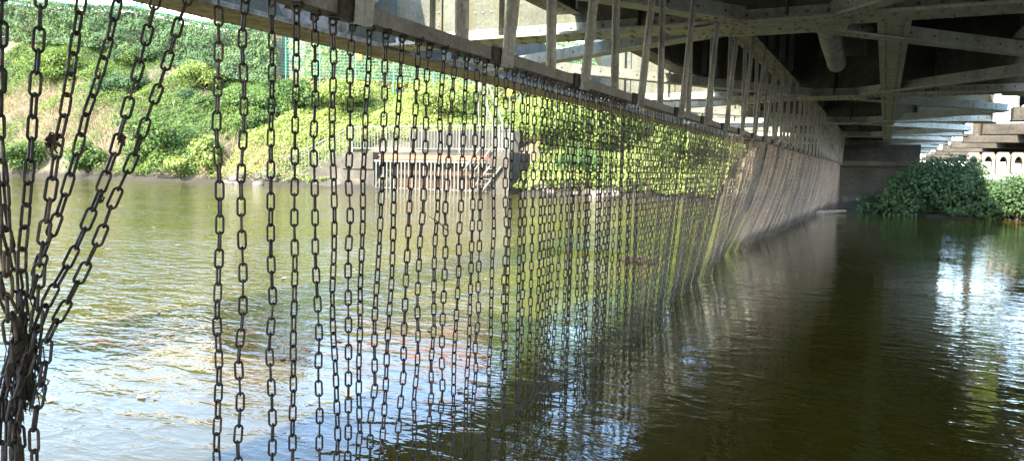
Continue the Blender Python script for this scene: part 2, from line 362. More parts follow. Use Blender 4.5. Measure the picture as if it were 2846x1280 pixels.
# ------------------------------------------------------------------ the steel bridge
bridge = empty('steel_bridge', 'grey green riveted steel bridge with cross girders and bracing above the river', 'bridge')
ZB = 2.33
ZS = 2.50
GIR = [-6.0, 0.3, 6.6, 12.9, 19.2, 25.5, 31.8, 38.1, 44.4]
XL, XR = -4.72, 2.0
def girder(y):
    g = MB()
    g.box(XL, XR, y - 0.01, y + 0.01, ZB + 0.028, 3.56)                 # web
    o = g.build('cross_girder', M['steel_dimmed'], bridge)
    g = MB(); g.box(XL, XR, y - 0.20, y + 0.20, ZB, ZB + 0.025)         # bottom flange
    for s in (-1, 1):
        g.box(XL, XR, y + s * 0.012, y + s * 0.024, ZB + 0.028, ZB + 0.13)    # angle legs
        g.box(XL, XR, y + s * 0.026, y + s * 0.125, ZB + 0.0265, ZB + 0.038)
    g.box(XL + .1, XR, y - 0.14, y + 0.14, 3.535, 3.56)
    g.build('flange', M['steel'], o)
    st = [-4.2, -3.4, -2.0, -0.75, 0.62]
    for x in st:
        w = MB()
        for s in (-1, 1):
            w.box(x - 0.045, x - 0.035, y + s * 0.026, y + s * 0.12, ZB + 0.05, 3.53)
            w.box(x - 0.034, x + 0.055, y + s * 0.026, y + s * 0.036, ZB + 0.14, 3.53)
        w.build('stiffener', M['steel_dimmed'], o)
    rv = MB()
    if y < 20:
        for k in range(int((XR - XL) / 0.16)):
            x = XL + 0.08 + k * 0.16
            for s, e in ((-1, 0.0), (1, 0.08)):
                rv.rivet((x + e, y + s * 0.085, ZB - 0.0005), (0, 0, -1), 0.017)
                rv.rivet((x + e, y + s * 0.150, ZB - 0.0005), (0, 0, -1), 0.017)
            rv.rivet((x, y - 0.0245, ZB + 0.085), (0, -1, 0), 0.016)
        for x in st:
            for k in range(9):
                rv.rivet((x + 0.02, y - 0.0365, ZB + 0.2 + k * 0.13), (0, -1, 0), 0.015)
        # plate joints near the sunlit outer end
        for k in range(6): rv.rivet((-3.85 + 0.09 * k, y - 0.0105, ZB + 0.30), (0, -1, 0), 0.015)
        rv.build('rivets', M['rivet'], o, kind='stuff', smooth=True)
    return o
for y in GIR: girder(y)

# longitudinal stringers between the girders, deep webs with stiffeners
def stringer(x, y0, y1, w=0.25):
    if x > 1 or (x == 0.0 and y0 < 5): return edge_stringer(x, y0, y1)
    g = MB(); zb = ZS if x < -1 else ZB
    g.box(x - 0.009, x + 0.009, y0 + 0.03, y1 - 0.03, zb + 0.024, 3.55)
    o = g.build('stringer', M['steel_dimmed'], bridge)
    g = MB()
    g.box(x - w / 2, x + w / 2, y0 + 0.202, y1 - 0.202, zb + 0.003, zb + 0.022)
    for s in (-1, 1):
        g.box(x + s * 0.011, x + s * 0.02, y0 + 0.2, y1 - 0.2, zb + 0.0245, zb + 0.11)
    g.build('flange', M['steel_weathered'] if x in (-1.4, -2.68) else M['steel'], o)
    n = 6
    for k in range(1, n):
        yy = y0 + (y1 - y0) * k / n
        for s in (-1, 1):
            q = MB(); q.box(x + s * 0.021, x + s * 0.10, yy - 0.05, yy - 0.04, zb + 0.12, 3.53)
            q.box(x + s * 0.021, x + s * 0.031, yy - 0.039, yy + 0.06, zb + 0.12, 3.53)
            q.build('stiffener', M['steel'], o)
    if y0 < 20:
        rv = MB()
        for k in range(int((y1 - y0 - 0.5) / 0.10)):
            yy = y0 + 0.26 + k * 0.10
            for s in (-1, 1):
                rv.rivet((x + s * 0.065, yy, zb + 0.0025), (0, 0, -1), 0.016)
        rv.build('rivets', M['rivet'], o, kind='stuff', smooth=True)
def edge_stringer(x, y0, y1):
    g = MB(); g.box(x - 0.009, x + 0.009, y0 + 0.03, y1 - 0.03, 3.122, 3.55); g.box(x - 0.1, x + 0.1, y0 + 0.03, y1 - 0.03, 3.10, 3.12)
    g.build('edge_stringer', M['steel'], bridge)
for i in range(len(GIR) - 1):
    for x in (-2.68, -1.4, 0.0, 1.62):
        stringer(x, GIR[i], GIR[i + 1])
# deck plates
for i in range(len(GIR) - 1):
    d = MB()
    for a, b_ in ((-4.68 if GIR[i] > 25 else -2.80, -1.41), (-1.39, -0.01), (0.01, 1.76)):  # last bays widened on the left, added to shade the abutment
        d.box(a, b_, GIR[i] + 0.012, GIR[i + 1] - 0.012, 3.565, 3.68)
    d.build('deck_plate', M['deck'], bridge)
# wind bracing: T sections in the plane of the bottom flanges
def brace(a, b_, w=0.15, gus=True):
    g = MB(); a = Vector((*a, ZB - 0.012)); b_ = Vector((*b_, ZB - 0.012))
    g.bar(a, b_, w, 0.016)
    g.bar(a, b_, 0.016, 0.12, off=(0.0, 0.070))
    o = g.build('wind_brace', M['steel'], bridge)
    d = (b_ - a); L = d.length; d.normalize(); sd = d.cross(Vector((0, 0, 1)))
    rv = MB()
    for k in range(int(L / 0.30)):
        q = a + d * (0.15 + 0.30 * k)
        rv.rivet(q + sd * 0.0085 + Vector((0, 0, 0.07)), sd, 0.014)
        rv.rivet(q - sd * 0.0085 + Vector((0, 0, 0.07)), -sd, 0.014)
    for e, s in ((a, 1), (b_, -1)):
        for k in range(5):
            for t in (-0.045, 0.045): rv.rivet(e + d * s * (0.1 + 0.09 * k) + sd * t - Vector((0, 0, 0.0085)), (0, 0, -1), 0.016)
    rv.build('rivets', M['rivet'], o, kind='stuff', smooth=True)
for i, y in enumerate(GIR[:-1]):
    y = y - 6.6
    brace((-1.15, 6.72 + y), (-4.70, 8.52 + y), 0.17)
    brace((-4.68, 7.42 + y), (-1.10, 12.70 + y), 0.15)
    brace((-0.55, 6.95 + y), (1.92, 9.80 + y), 0.15)
    brace((1.92, 9.95 + y), (-0.45, 12.74 + y), 0.15)
for y in GIR:
    g = MB()      # central gusset plate
    g.prism([(-1.66, y - 0.10, ZB - 0.022), (-1.2, y - 0.34, ZB - 0.022), (-0.42, y - 0.36, ZB - 0.022), (-0.30, y - 0.1, ZB - 0.022), (-0.36, y + 0.36, ZB - 0.022), (-1.25, y + 0.36, ZB - 0.022), (-1.66, y + 0.12, ZB - 0.022)], (0, 0, 0.0008 + 0.001))
    o = g.build('gusset_plate', M['steel'], bridge)
    g2 = MB()
    if y < 20:
        for _ in range(1):
            for k in range(8):
                for (xx, yy) in ((-1.55 + k * 0.165, -0.06), (-1.5 + k * 0.16, 0.08)):
                    g2.rivet((xx, y + yy, ZB - 0.0222), (0, 0, -1), 0.017)
            for k in range(4):
                g2.rivet((-1.28 + k * 0.09, y + 0.17 + 0.02 * k, ZB - 0.0222), (0, 0, -1), 0.017)
                g2.rivet((-0.74 + k * 0.09, y + 0.15 + 0.04 * k, ZB - 0.0222), (0, 0, -1), 0.017)
                g2.rivet((-1.25 + k * 0.08, y - 0.17 - 0.03 * k, ZB - 0.0222), (0, 0, -1), 0.017)
                g2.rivet((-0.72 + k * 0.08, y - 0.16 - 0.03 * k, ZB - 0.0222), (0, 0, -1), 0.017)
        g2.build('rivets', M['rivet'], o, kind='stuff', smooth=True)
# outer main girder: bottom chord, low web, big vertical gussets, sloping web members
ch = MB()
ch.box(-5.22, -4.70, -8, 46, ZB - 0.03, ZB - 0.008)
ch.box(-4.80, -4.785, -8, 46, ZB + 0.0, ZB + 0.56); ch.box(-5.14, -5.125, -8, 46, ZB + 0.0, ZB + 0.56)
ch.box(-4.784, -4.70, -8, 46, ZB - 0.006, ZB + 0.012); ch.box(-5.22, -5.141, -8, 46, ZB - 0.006, ZB + 0.012)
cho = ch.build('bottom_chord', M['steel_weathered'], bridge)
rv = MB()
for k in range(220):
    y = 0.5 + k * 0.11
    rv.rivet((-4.742, y, ZB - 0.0305), (0, 0, -1), 0.016)
    if k < 170: rv.rivet((-5.18, y, ZB - 0.0305), (0, 0, -1), 0.016)
rv.build('rivets', M['rivet'], cho, kind='stuff', smooth=True)
for j, yc in enumerate((-3.9, 2.4, 8.7, 15.0, 21.3, 27.6, 33.9, 40.2)):
    g = MB()
    g.prism([(-4.783, yc - 2.9, ZB + 0.02), (-4.783, yc + 2.6, ZB + 0.02), (-4.783, yc + 2.2, ZB + 0.5), (-4.783, yc + 1.2, ZB + 0.95), (-4.783, yc - 1.3, ZB + 0.95), (-4.783, yc - 2.3, ZB + 0.5)], (0.014, 0, 0))
    o = g.build('side_gusset', M['steel_dimmed'], bridge)
    if j < 4:
        rv = MB()
        for k in range(22):
            yy = yc - 2.5 + k * 0.22
            for zz in (0.10, 0.19, 0.28): rv.rivet((-4.7688, yy + 0.07 * (zz > .15), ZB + zz), (1, 0, 0), 0.017)
        for k in range(7):
            for q in range(3):
                rv.rivet((-4.7688, yc + 0.5 + 0.13 * k + 0.09 * q, ZB + 0.40 + 0.085 * k - 0.06 * q), (1, 0, 0), 0.017)
                rv.rivet((-4.7688, yc - 0.5 - 0.13 * k - 0.09 * q, ZB + 0.40 + 0.085 * k - 0.06 * q), (1, 0, 0), 0.017)
                rv.rivet((-4.7688, yc - 0.2 + 0.14 * q, ZB + 0.38 + 0.09 * k), (1, 0, 0), 0.017)
        rv.build('rivets', M['rivet'], o, kind='stuff', smooth=True)
    for s in (-1, 1):
        d = MB(); d.bar((-4.95, yc + s * 0.45, ZB + 0.45), (-4.95, yc + s * 2.9, ZB + 1.62), 0.28, 0.16, up=(1, 0, 0)); d.build('web_diagonal', M['steel'], bridge)
tc = MB(); tc.box(-5.18, -4.74, -8, 46, ZB + 1.5, ZB + 1.72); tc.build('top_chord', M['steel'], bridge)
# end gussets of the girders at the right-hand edge
for y in GIR:
    g = MB(); g.prism([(1.45, y - 0.19, ZB - 0.024), (2.12, y - 0.42, ZB - 0.024), (2.12, y + 0.42, ZB - 0.024), (1.45, y + 0.19, ZB - 0.024)], (0, 0, 0.0018)); g.build('gusset_plate', M['steel'], bridge)
    g = MB(); g.box(2.003, 2.02, y - 0.2, y + 0.2, ZB - 0.02, 3.2); g.build('end_plate', M['steel'], bridge)
# drain pipe with bands
pp = MB(); pp.tube([(-0.52, 6.95, ZB + 0.13), (-0.56, 8.2, ZB + 0.11), (-0.59, 9.75, ZB + 0.09)], 0.105, 20)
po = pp.build('drain_pipe', M['pipe'], bridge, smooth=True)
for yy, t in ((7.6, 0.27), (8.4, 0.52), (9.1, 0.77), (9.70, 0.98)):
    c = Vector((-0.52 - 0.07 * t, yy, ZB + 0.13 - 0.04 * t))
    q = MB(); q.tube([c - Vector((0, 0.02, 0)), c + Vector((0, 0.02, 0))], 0.110, 20); q.build('pipe_band', M['pipe'], po)
pt = MB(); pt.box(-1.05, -0.35, 12.86, 12.872, 2.95, 3.25); pt.build('patch_plate', M['rail'], bridge)

# ------------------------------------------------------------------ concrete beams beyond the bridge's right edge
cb = empty('concrete_bridge', 'pale concrete cross beams of the neighbouring bridge at right', 'bridge', loc=(2.25, 30, 2.3))
def sub(par):   # world-space mesh under an empty away from the origin
    return Matrix.Translation(-Vector(par.location))
def build_at(mb, name, mat, par, smooth=False, **t):
    me = mb.mesh(name, mat, smooth)
    root = par
    off = Vector((0, 0, 0))
    while root is not None: off += Vector(root.location); root = root.parent
    me.transform(Matrix.Translation(-off)); return link(name, me, par, **t)
for y in (2.1, 7.4, 12.7, 18.1, 23.4, 28.6, 33.7, 38.4, 44.0, 48.6, 54, 60):
    c = MB(); c.box(2.26, 7.5, y - 0.02, y + 0.42, 2.30, 2.56); c.box(2.24, 7.5, y - 0.10, y + 0.50, 2.27, 2.299)
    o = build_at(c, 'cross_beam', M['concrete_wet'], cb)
    s = MB(); s.box(2.30, 2.36, y - 0.06, y - 0.02, 2.57, 2.82); build_at(s, 'bracket_post', M['galv'], o)
e = MB(); e.box(7.5, 8.4, -6, 62, 2.2, 3.0); build_at(e, 'edge_beam', M['concrete'], cb)
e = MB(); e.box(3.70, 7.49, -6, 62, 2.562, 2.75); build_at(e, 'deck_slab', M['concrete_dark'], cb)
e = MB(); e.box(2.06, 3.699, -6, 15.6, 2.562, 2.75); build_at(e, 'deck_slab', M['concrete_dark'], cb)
e = MB(); e.box(2.025, 2.05, -6, 15.6, ZB + 0.02, 3.7); build_at(e, 'daylight_baffle', M['concrete_dark'], cb)  # added plate, mostly unseen, keeps daylight out of the gap beside the deck
for k in range(8):                                                 # plates with oval openings at the far end
    x0 = 2.55 + k * 0.40; f = MB(); n = 20
    y0 = 28.3 - 0.05 * k; zc = 1.58; hw, hh = 0.185, 0.36; a_, b2 = 0.11, 0.235
    ring_o, ring_i = [], []
    for q in range(n):
        a = 2 * math.pi * q / n; cx, sz = math.cos(a), math.sin(a)
        t = 1 / max(abs(cx), abs(sz) * 1.0)
        ring_o.append((x0 + hw * max(-1, min(1, cx * t)), zc + hh * max(-1, min(1, sz * t)))); ring_i.append((x0 + a_ * cx, zc + b2 * sz))
    vs_ = [(x, y0, z) for x, z in ring_o] + [(x, y0, z) for x, z in ring_i] + [(x, y0 + 0.35, z) for x, z in ring_o] + [(x, y0 + 0.35, z) for x, z in ring_i]
    fs = []
    for q in range(n):
        q2 = (q + 1) % n
        fs += [(q, q2, n + q2, n + q), (2 * n + q2, 2 * n + q, 3 * n + q, 3 * n + q2), (q2, q, 2 * n + q, 2 * n + q2), (n + q, n + q2, 3 * n + q2, 3 * n + q)]
    f.add(vs_, fs); build_at(f, 'oval_plate', M['concrete'], cb)

# ------------------------------------------------------------------ abutment under the far end
ab = empty('abutment', 'dark stained concrete abutment wall under the far end of the bridge', 'abutment', loc=(-2, 29.5, 0))
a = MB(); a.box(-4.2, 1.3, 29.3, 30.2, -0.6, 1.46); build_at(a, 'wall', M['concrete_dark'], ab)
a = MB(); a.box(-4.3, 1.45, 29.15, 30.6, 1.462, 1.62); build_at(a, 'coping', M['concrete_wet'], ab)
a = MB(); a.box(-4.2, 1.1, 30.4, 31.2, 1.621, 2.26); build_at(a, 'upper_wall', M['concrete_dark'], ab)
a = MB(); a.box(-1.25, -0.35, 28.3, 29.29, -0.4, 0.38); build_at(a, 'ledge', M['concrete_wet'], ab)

# ================================================================== CHAIN CURTAIN
XC, ZR = -1.40, 1.50
frame = empty('chain_rail', 'long grey steel rail on slanted hangers carrying the chain curtain', 'rail', loc=(XC, 1.0, ZR))
YEND = 27.75
ys = [-1.0, 0.9, 1.72, 2.62, 3.46, 4.40, 5.40, 6.25]
while ys[-1] < YEND - 0.9: ys.append(ys[-1] + 0.86)
ys.append(YEND)
for a_, b2 in zip(ys[:-1], ys[1:]):
    rl = MB(); g0 = 0.006
    rl.box(XC + 0.010, XC + 0.018, a_ + g0, b2 - g0, ZR, ZR + 0.046); rl.box(XC - 0.045, XC + 0.009, a_ + g0, b2 - g0, ZR, ZR + 0.007)
    build_at(rl, 'rail', M['rail'], frame)
for i, y in enumerate(ys):
    b_ = MB(); b_.box(XC + 0.019, XC + 0.030, y - 0.07, y + 0.05, ZR - 0.012, ZR + 0.052); build_at(b_, 'bracket', M['chain'], frame)
    hg = MB(); tx = XC + 0.10
    hg.bar((XC + 0.036, y, ZR - 0.02), (tx, y + 0.05, ZS), 0.008, 0.036, up=(0, 1, 0))
    hg.bar((XC + 0.036, y, ZR - 0.02), (tx, y + 0.05, ZS), 0.034, 0.006, up=(0, 1, 0), off=(-0.013, 0.022))
    build_at(hg, 'hanger', M['hanger'], frame)
    hg = MB(); yv = y - 0.14
    hg.bar((XC - 0.062, yv, ZR + 0.002), (XC - 0.075, yv, ZS), 0.036, 0.008, up=(0, 1, 0))
    hg.bar((XC - 0.062, yv, ZR + 0.002), (XC - 0.075, yv, ZS), 0.007, 0.034, up=(0, 1, 0), off=(0.0145, -0.022))
    build_at(hg, 'hanger', M['hanger'], frame)

PITCH_L, WIRE, LW = 0.0405, 0.0029, 0.0118    # link pitch, wire radius, half outer width
def link_template(np_, ns):
    """oval ring of round wire lying in the xz plane, long axis z"""
    hl = PITCH_L / 2 + WIRE * 0.9; rc = LW - WIRE; st = hl - rc
    pts = []
    for k in range(np_):
        a = 2 * math.pi * (k + 0.5) / np_
        pts.append((rc * math.cos(a), 0, rc * math.sin(a) + (st if math.sin(a) > 0 else -st)))
    v = []; f = []
    for k, p_ in enumerate(pts):
        pv = Vector(p_); d = (Vector(pts[(k + 1) % np_]) - Vector(pts[k - 1])).normalized(); u = Vector((0, 1, 0)); w = d.cross(u)
        for j in range(ns):
            a = 2 * math.pi * (j + 0.5) / ns; v.append(pv + (u * math.cos(a) + w * math.sin(a)) * WIRE)
    for k in range(np_):
        for j in range(ns):
            k2, j2 = (k + 1) % np_, (j + 1) % ns
            f.append((k * ns + j, k * ns + j2, k2 * ns + j2, k2 * ns + j))
    return np.array([tuple(q) for q in v]), np.array(f)
TV, TF = link_template(14, 6)
LINK_ME = np_mesh('link', TV, TF, M['chain'], smooth=True)
BTM = MB()
BTM.tube([(0.014, 0, 0.004), (0.008, 0, 0.006), (-0.012, 0, 0.006)], 0.0045, 6); BTM.tube([(0.019, 0, 0.004), (0.013, 0, 0.004)], 0.009, 6)
BTM.tube([(0.009, 0, 0.006), (0.011, 0, -0.012), (0, 0, -0.019), (-0.011, 0, -0.012), (-0.009, 0, 0.006)], 0.0038, 6)
BOLT_ME = BTM.mesh('shackle', M['chain'], True)

def resample(path, step):
    path = np.asarray(path, float); seg = np.linalg.norm(np.diff(path, axis=0), axis=1); s = np.concatenate([[0], np.cumsum(seg)])
    t = np.arange(0, s[-1], step)
    return np.stack([np.interp(t, s, path[:, k]) for k in range(3)], 1)
def link_frames(path, ang, twist):
    nd = resample(path, PITCH_L); out = []
    for k in range(len(nd) - 1):
        c = Vector((nd[k] + nd[k + 1]) / 2); d = Vector(nd[k + 1] - nd[k]).normalized()
        a = ang + twist * k + (math.pi / 2 if k % 2 else 0) + random.gauss(0, 0.10)
        z = -d; x0 = Vector((math.cos(a), math.sin(a), 0)); y = z.cross(x0).normalized(); x = y.cross(z)
        m = Matrix(((x.x, y.x, z.x, c.x), (x.y, y.y, z.y, c.y), (x.z, y.z, z.z, c.z), (0, 0, 0, 1))); out.append(m)
    return out
far_tpl = {0: link_template(10, 5), 1: link_template(8, 4), 2: link_template(6, 3)}
def chain(path, label, group, near, ang, twist, lod=0, shackle=True, mat='chain'):
    top = Vector(path[0])
    fr = link_frames(path, ang, twist)
    if near:
        root = empty('chain', label, 'chain', group, loc=top)
        for m in fr:
            o = link('link', LINK_ME, root); o.matrix_local = Matrix.Translation(-top) @ m
        if shackle:
            o = link('shackle', BOLT_ME, root); o.location = (0, 0, 0.003); o.rotation_euler = (0, 0, random.uniform(-0.25, 0.25))
        return root
    tv, tf = far_tpl[lod]; A = np.array([np.array(m) for m in fr])
    v = np.einsum('nij,kj->nki', A[:, :3, :3], tv) + A[:, None, :3, 3]
    q = (tf[None] + (np.arange(len(fr)) * len(tv))[:, None, None]).reshape(-1, 4)
    me = np_mesh('chain', v.reshape(-1, 3) - np.array(top), q, M[mat], smooth=True)
    o = link('chain', me, None, label=label, category='chain', group=group); o.location = top
    return o

K = 1.1048
def px_path(pts, xo=0.0, k=K):
    """photo polyline -> points in the curtain's plane, run down to the water"""
    q = [atX(x * k, y * k, XC) for x, y in pts]
    top = q[0] + (q[0] - q[1]) * ((ZR - 0.02 - q[0][2]) / (q[0][2] - q[1][2])); top[0] = XC
    if top[2] > q[0][2] + 1e-3: q.insert(0, top)
    e = q[-1].copy()
    if e[2] > -0.10: e = e.copy(); e[2] = -0.12; q.append(e)
    return np.array(q)

# the pulled-together chains at far left
Z1 = lambda pts: [(x / 2.0694, y / 2.0694) for x, y in pts]                 # first close-up -> photo pixels
Z6 = lambda pts: [(x / 1.486, 500 + y / 1.486) for x, y in pts]
tangle = [
    (Z1([(16, 60), (14, 330), (16, 600), (22, 860)]) + Z6([(22, 60), (45, 180), (80, 300), (112, 440), (122, 600), (110, 720), (60, 860), (40, 1010), (35, 1159)]), 'rusty chain at the very left edge of the photo, drawn into the tangled knot'),
    (Z1([(235, 0), (228, 180), (210, 430), (195, 620), (185, 800), (172, 1000)]) + Z6([(115, 60), (110, 150), (95, 300), (95, 420), (110, 540), (118, 640), (118, 760), (75, 900), (70, 1040), (75, 1159)]), 'second chain from the left edge, falling steeply into the tangled knot'),
    (Z1([(465, 20), (430, 210), (395, 440), (350, 680), (312, 830), (290, 980)]) + Z6([(195, 30), (165, 200), (140, 330), (128, 480), (120, 600), (90, 720), (40, 860), (12, 1000), (10, 1159)]), 'third chain from the left edge, with a clot of weed halfway down'),
    (Z1([(680, 0), (630, 240), (560, 510), (510, 650), (480, 800), (430, 1000)]) + Z6([(295, 30), (255, 160), (205, 300), (168, 430), (140, 560), (125, 680), (110, 800), (105, 900), (108, 1010), (120, 1159)]), 'fourth chain from the left edge, slanting into the tangled knot'),
    (Z1([(880, 60), (825, 280), (770, 480), (710, 690), (645, 910), (570, 1100)]) + Z6([(405, 60), (350, 190), (285, 330), (215, 450), (155, 570), (135, 690), (95, 790), (55, 900), (58, 1030), (60, 1159)]), 'fifth chain from the left edge, crossing close beside the outermost slanting chain'),
    (Z1([(1075, 10), (1040, 90), (975, 290), (905, 490), (825, 680), (760, 860), (700, 990)]) + Z6([(475, 20), (430, 115), (385, 230), (325, 340), (270, 440), (205, 555), (150, 620), (140, 720), (130, 800), (112, 880), (92, 1000), (95, 1159)]), 'outermost and most strongly slanted chain drawn into the tangled knot'),
    ([(-60, 200), (-30, 420)] + Z6([(-40, 60), (-5, 300), (15, 440), (70, 560), (105, 640), (60, 760), (25, 900), (22, 1159)]), 'chain coming in from outside the left edge below the others, into the knot'),
    ([(-20, 60), (-5, 420)] + Z6([(8, 40), (12, 200), (10, 420), (12, 560), (30, 700), (35, 860), (48, 1159)]), 'chain hanging almost straight along the left edge behind the knot'),
]
for i, (pts, lab) in enumerate(tangle):
    q = [atX(x, y, XC) for x, y in pts]
    t0 = q[0].copy(); dz = ZR - 0.02 - t0[2]
    if dz > 0.01: q.insert(0, t0 + (q[0] - q[1]) / max(q[0][2] - q[1][2], 0.05) * dz); q[0][0] = XC
    e = q[-1].copy(); e[2] = -0.12; q.append(e); q = np.array(q)
    depth = np.interp(q[:, 2], [0.2, 0.75, 0.95, 1.4], [1, 1, 0.6, 0]) * (-0.035 + 0.07 * ((i * 3) % 8) / 7)
    q[:, 0] += depth
    chain(q, lab, 'chains drawn into the tangled knot', True, random.uniform(0, 3.1), random.gauss(0, 0.05))

near_px = [
    [(552, 0), (550, 600), (548, 1159)], [(617, 0), (606, 600), (600, 1159)], [(684, 0), (680, 600), (686, 1159)], [(738, 20), (735, 400), (728, 1159)],
    [(792, 40), (792, 500), (806, 1159)], [(840, 50), (838, 600), (850, 1159)], [(884, 70), (876, 500), (868, 1159)], [(926, 80), (910, 550), (897, 1159)],
    [(970, 85), (955, 550), (930, 1159)], [(1013, 95), (990, 600), (960, 1159)], [(1052, 105), (1030, 550), (997, 1159)], [(1085, 115), (1060, 650), (1045, 1140)],
    [(1117, 125), (1098, 550), (1078, 1130)], [(1145, 140), (1125, 500), (1108, 1115)], [(1172, 145), (1155, 500), (1138, 1095)], [(1199, 150), (1186, 600), (1170, 1075)],
    [(1225, 160), (1212, 600), (1195, 1050)], [(1250, 165), (1240, 600), (1230, 1030)], [(1274, 172), (1270, 600), (1262, 1050)]]
ORD = ['first', 'second', 'third', 'fourth', 'fifth', 'sixth', 'seventh', 'eighth', 'ninth', 'tenth', 'eleventh', 'twelfth', 'thirteenth', 'fourteenth', 'fifteenth', 'sixteenth', 'seventeenth', 'eighteenth', 'nineteenth']
for i, pts in enumerate(near_px):
    q = px_path(pts); tt = np.linspace(0, 1, 16); q = np.stack([np.interp(tt, np.linspace(0, 1, len(q)), q[:, c_]) for c_ in range(3)], 1) if False else resample(q, 0.11)
    q[1:, :2] += rng.normal(0, 0.0028, (len(q) - 1, 2)); q = np.vstack([q, q[-1] - np.array([0, 0, max(q[-1][2] + 0.1, 0.01)])])
    q[:, 0] += rng.normal(0, 0.004)
    chain(q, f'{ORD[i]} hanging chain to the right of the tangled knot of chains', 'separate chains hanging in the foreground', True, random.uniform(0.2, 2.9), random.gauss(0, 0.035))
# the long run out to the far bank, swept downstream where the current is strong
y = float(px_path(near_px[-1])[0][1]) + 0.082
count = 0; n_ind = 0
SY = [4.4, 5.3, 6.6, 7.9, 9.3, 11.3, 13.5, 15, 18, 22, 25.5, 27.2, 27.75]
SD = [0.0, 0.09, 0.23, 0.32, 0.44, 0.52, 0.42, 0.38, 0.38, 0.36, 0.30, 0.10, 0.0]
seen = [0, 0]
def ORDN(n):
    return ORD[n - 1] if n <= 19 else ('twentieth' if n == 20 else 'thirtieth' if n == 30 else ('twenty ' if n < 30 else 'thirty ') + ORD[n % 10 - 1])
SLIT = [(5.6, 0.10), (6.8, 0.14), (7.6, 0.16), (8.6, 0.75), (9.5, 0.20), (10.2, 0.24), (11.4, 0.28), (12.6, 0.22), (14.0, 0.26), (15.6, 0.22), (17.4, 0.28), (19.4, 0.26), (21.5, 0.3), (24.0, 0.3)]
grp_jit = 0.0; grp_dx = 0.0; left = 0
INDIV = 300 - len(near_px) - len(tangle); rest_v, rest_f, rest_n = [], [], 0
while y < YEND:
    if left <= 0:
        left = random.randint(3, 10); grp_jit = random.gauss(0, 0.035 if y < 6 else 0.02); grp_dx = random.gauss(1.0, 0.10)
    left -= 1
    dx = float(np.interp(y, SY, SD)) * grp_dx + random.gauss(0, 0.012)
    dy = grp_jit + random.gauss(0, 0.012)
    for sy, am in SLIT:                                            # gaps where neighbouring groups have swung apart
        d_ = y - sy
        if abs(d_) < 1.1: dy += math.copysign(am * math.exp(-abs(d_) / 0.45), d_); dx += 0.28 * am * math.copysign(math.exp(-abs(d_) / 0.4), d_)
    if abs(y - 8.6) < 0.12 or abs(y - 11.4) < 0.07 or abs(y - 10.2) < 0.05: y += 0.06; continue
    s = np.linspace(0, 1, 12); pw = 1.55
    sw = random.gauss(0, 0.006)
    path = np.stack([XC + random.gauss(0, 0.004) - dx * s ** pw - sw * np.sin(s * 3.1), y + dy * s ** 1.3, ZR - 0.02 - s * (ZR + 0.10)], 1)
    near = y < 4.3
    k = 0 if y < 3.4 else 1 if y < 4.9 else 2 if y < 9 else 3 if y < 17 else 4
    lab = ('chain in the clustered stretch just right of the separate foreground chains', 'chain in the half open middle stretch of the curtain, vegetation showing through',
           'chain in the dense brown stretch of the curtain beginning to sweep downstream', 'slanting chain in the most strongly swept stretch of the curtain', 'small distant chain in the beige far end of the curtain')[k]
    grp = ('clustered chains', 'half open chains', 'dense chains', 'swept chains', 'far end chains')[k]
    if k < 2:
        seen[k] += 1
        lab = f'{ORDN(seen[k])} chain of the clustered stretch, counted from the separate foreground chains' if k == 0 else f'{ORDN(seen[k])} chain of the half open middle stretch, counted from its left end'
    ang, tws = random.uniform(0, 3.14), random.gauss(0, 0.03)
    if count < INDIV:
        chain(path, lab, grp, near, ang, tws, 0 if y < 8 else 1 if y < 15 else 2, mat='chain_far_lit' if y > 8.2 + random.uniform(-1.8, 1.8) else 'chain_mid' if y > 5.2 + random.uniform(-0.9, 0.9) else 'chain')
    else:
        tv, tf = far_tpl[2]; A = np.array([np.array(m) for m in link_frames(path, ang, tws)])
        v = np.einsum('nij,kj->nki', A[:, :3, :3], tv) + A[:, None, :3, 3]
        rest_v.append(v.reshape(-1, 3)); rest_f.append((tf[None] + (np.arange(len(A)) * len(tv))[:, None, None]).reshape(-1, 4) + rest_n); rest_n += len(v) * len(tv)
    count += 1
    y += 0.0615 * random.uniform(0.85, 1.15)
link('far_chains', np_mesh('far_chains', np.concatenate(rest_v), np.concatenate(rest_f), M['chain_far_lit'], smooth=True), None, kind='stuff', label='farthest beige chains of the curtain, merging at the far bank', category='chains')
print('CHAINS', count + len(near_px) + len(tangle))

# wads of weed and twigs caught on the chains
def wad(center, size, n, label, cat='debris', r=0.0022, spread=1.0, name='weed_wad'):
    b_ = MB(); c = Vector(center)
    for k in range(n):
        p_ = Vector((random.gauss(0, size[0] * 0.4), random.gauss(0, size[1] * 0.4), random.gauss(0, size[2] * 0.4)))
        d = Vector((random.gauss(0, 1) * size[0], random.gauss(0, 1) * size[1], random.gauss(0, 1.3) * size[2])).normalized(); d = Vector((d.x * size[0], d.y * size[1], d.z * size[2])) * random.uniform(0.25, 0.6)
        bend = Vector((random.gauss(0, 1), random.gauss(0, 1), random.gauss(0, 1))) * min(size) * 0.35
        b_.tube([p_ - d, p_ + bend, p_ + d], [r * random.uniform(0.5, 1.2)] * 3, 4, cap=False)
    o = b_.build(name, M['debris'], None, label=label, category=cat); o.location = c; return o
kc = atX(100 / 1.486, 500 + 760 / 1.486, XC); wad(kc, (0.020, 0.026, 0.075), 300, 'dark wad of dead weed and roots wrapped round the knotted chains', r=0.0013)
kc = atX(145, 393, XC); wad(kc, (0.009, 0.011, 0.016), 60, 'small clot of weed on the third chain from the left', r=0.0016)
kc = atX(340, 388, XC); wad(kc, (0.007, 0.009, 0.012), 45, 'small clot of weed on the fifth slanting chain', r=0.0016)
kc = atX(278, 548, XC); wad(kc, (0.007, 0.009, 0.012), 40, 'spider shaped scrap of weed where two slanting chains cross', r=0.0015)
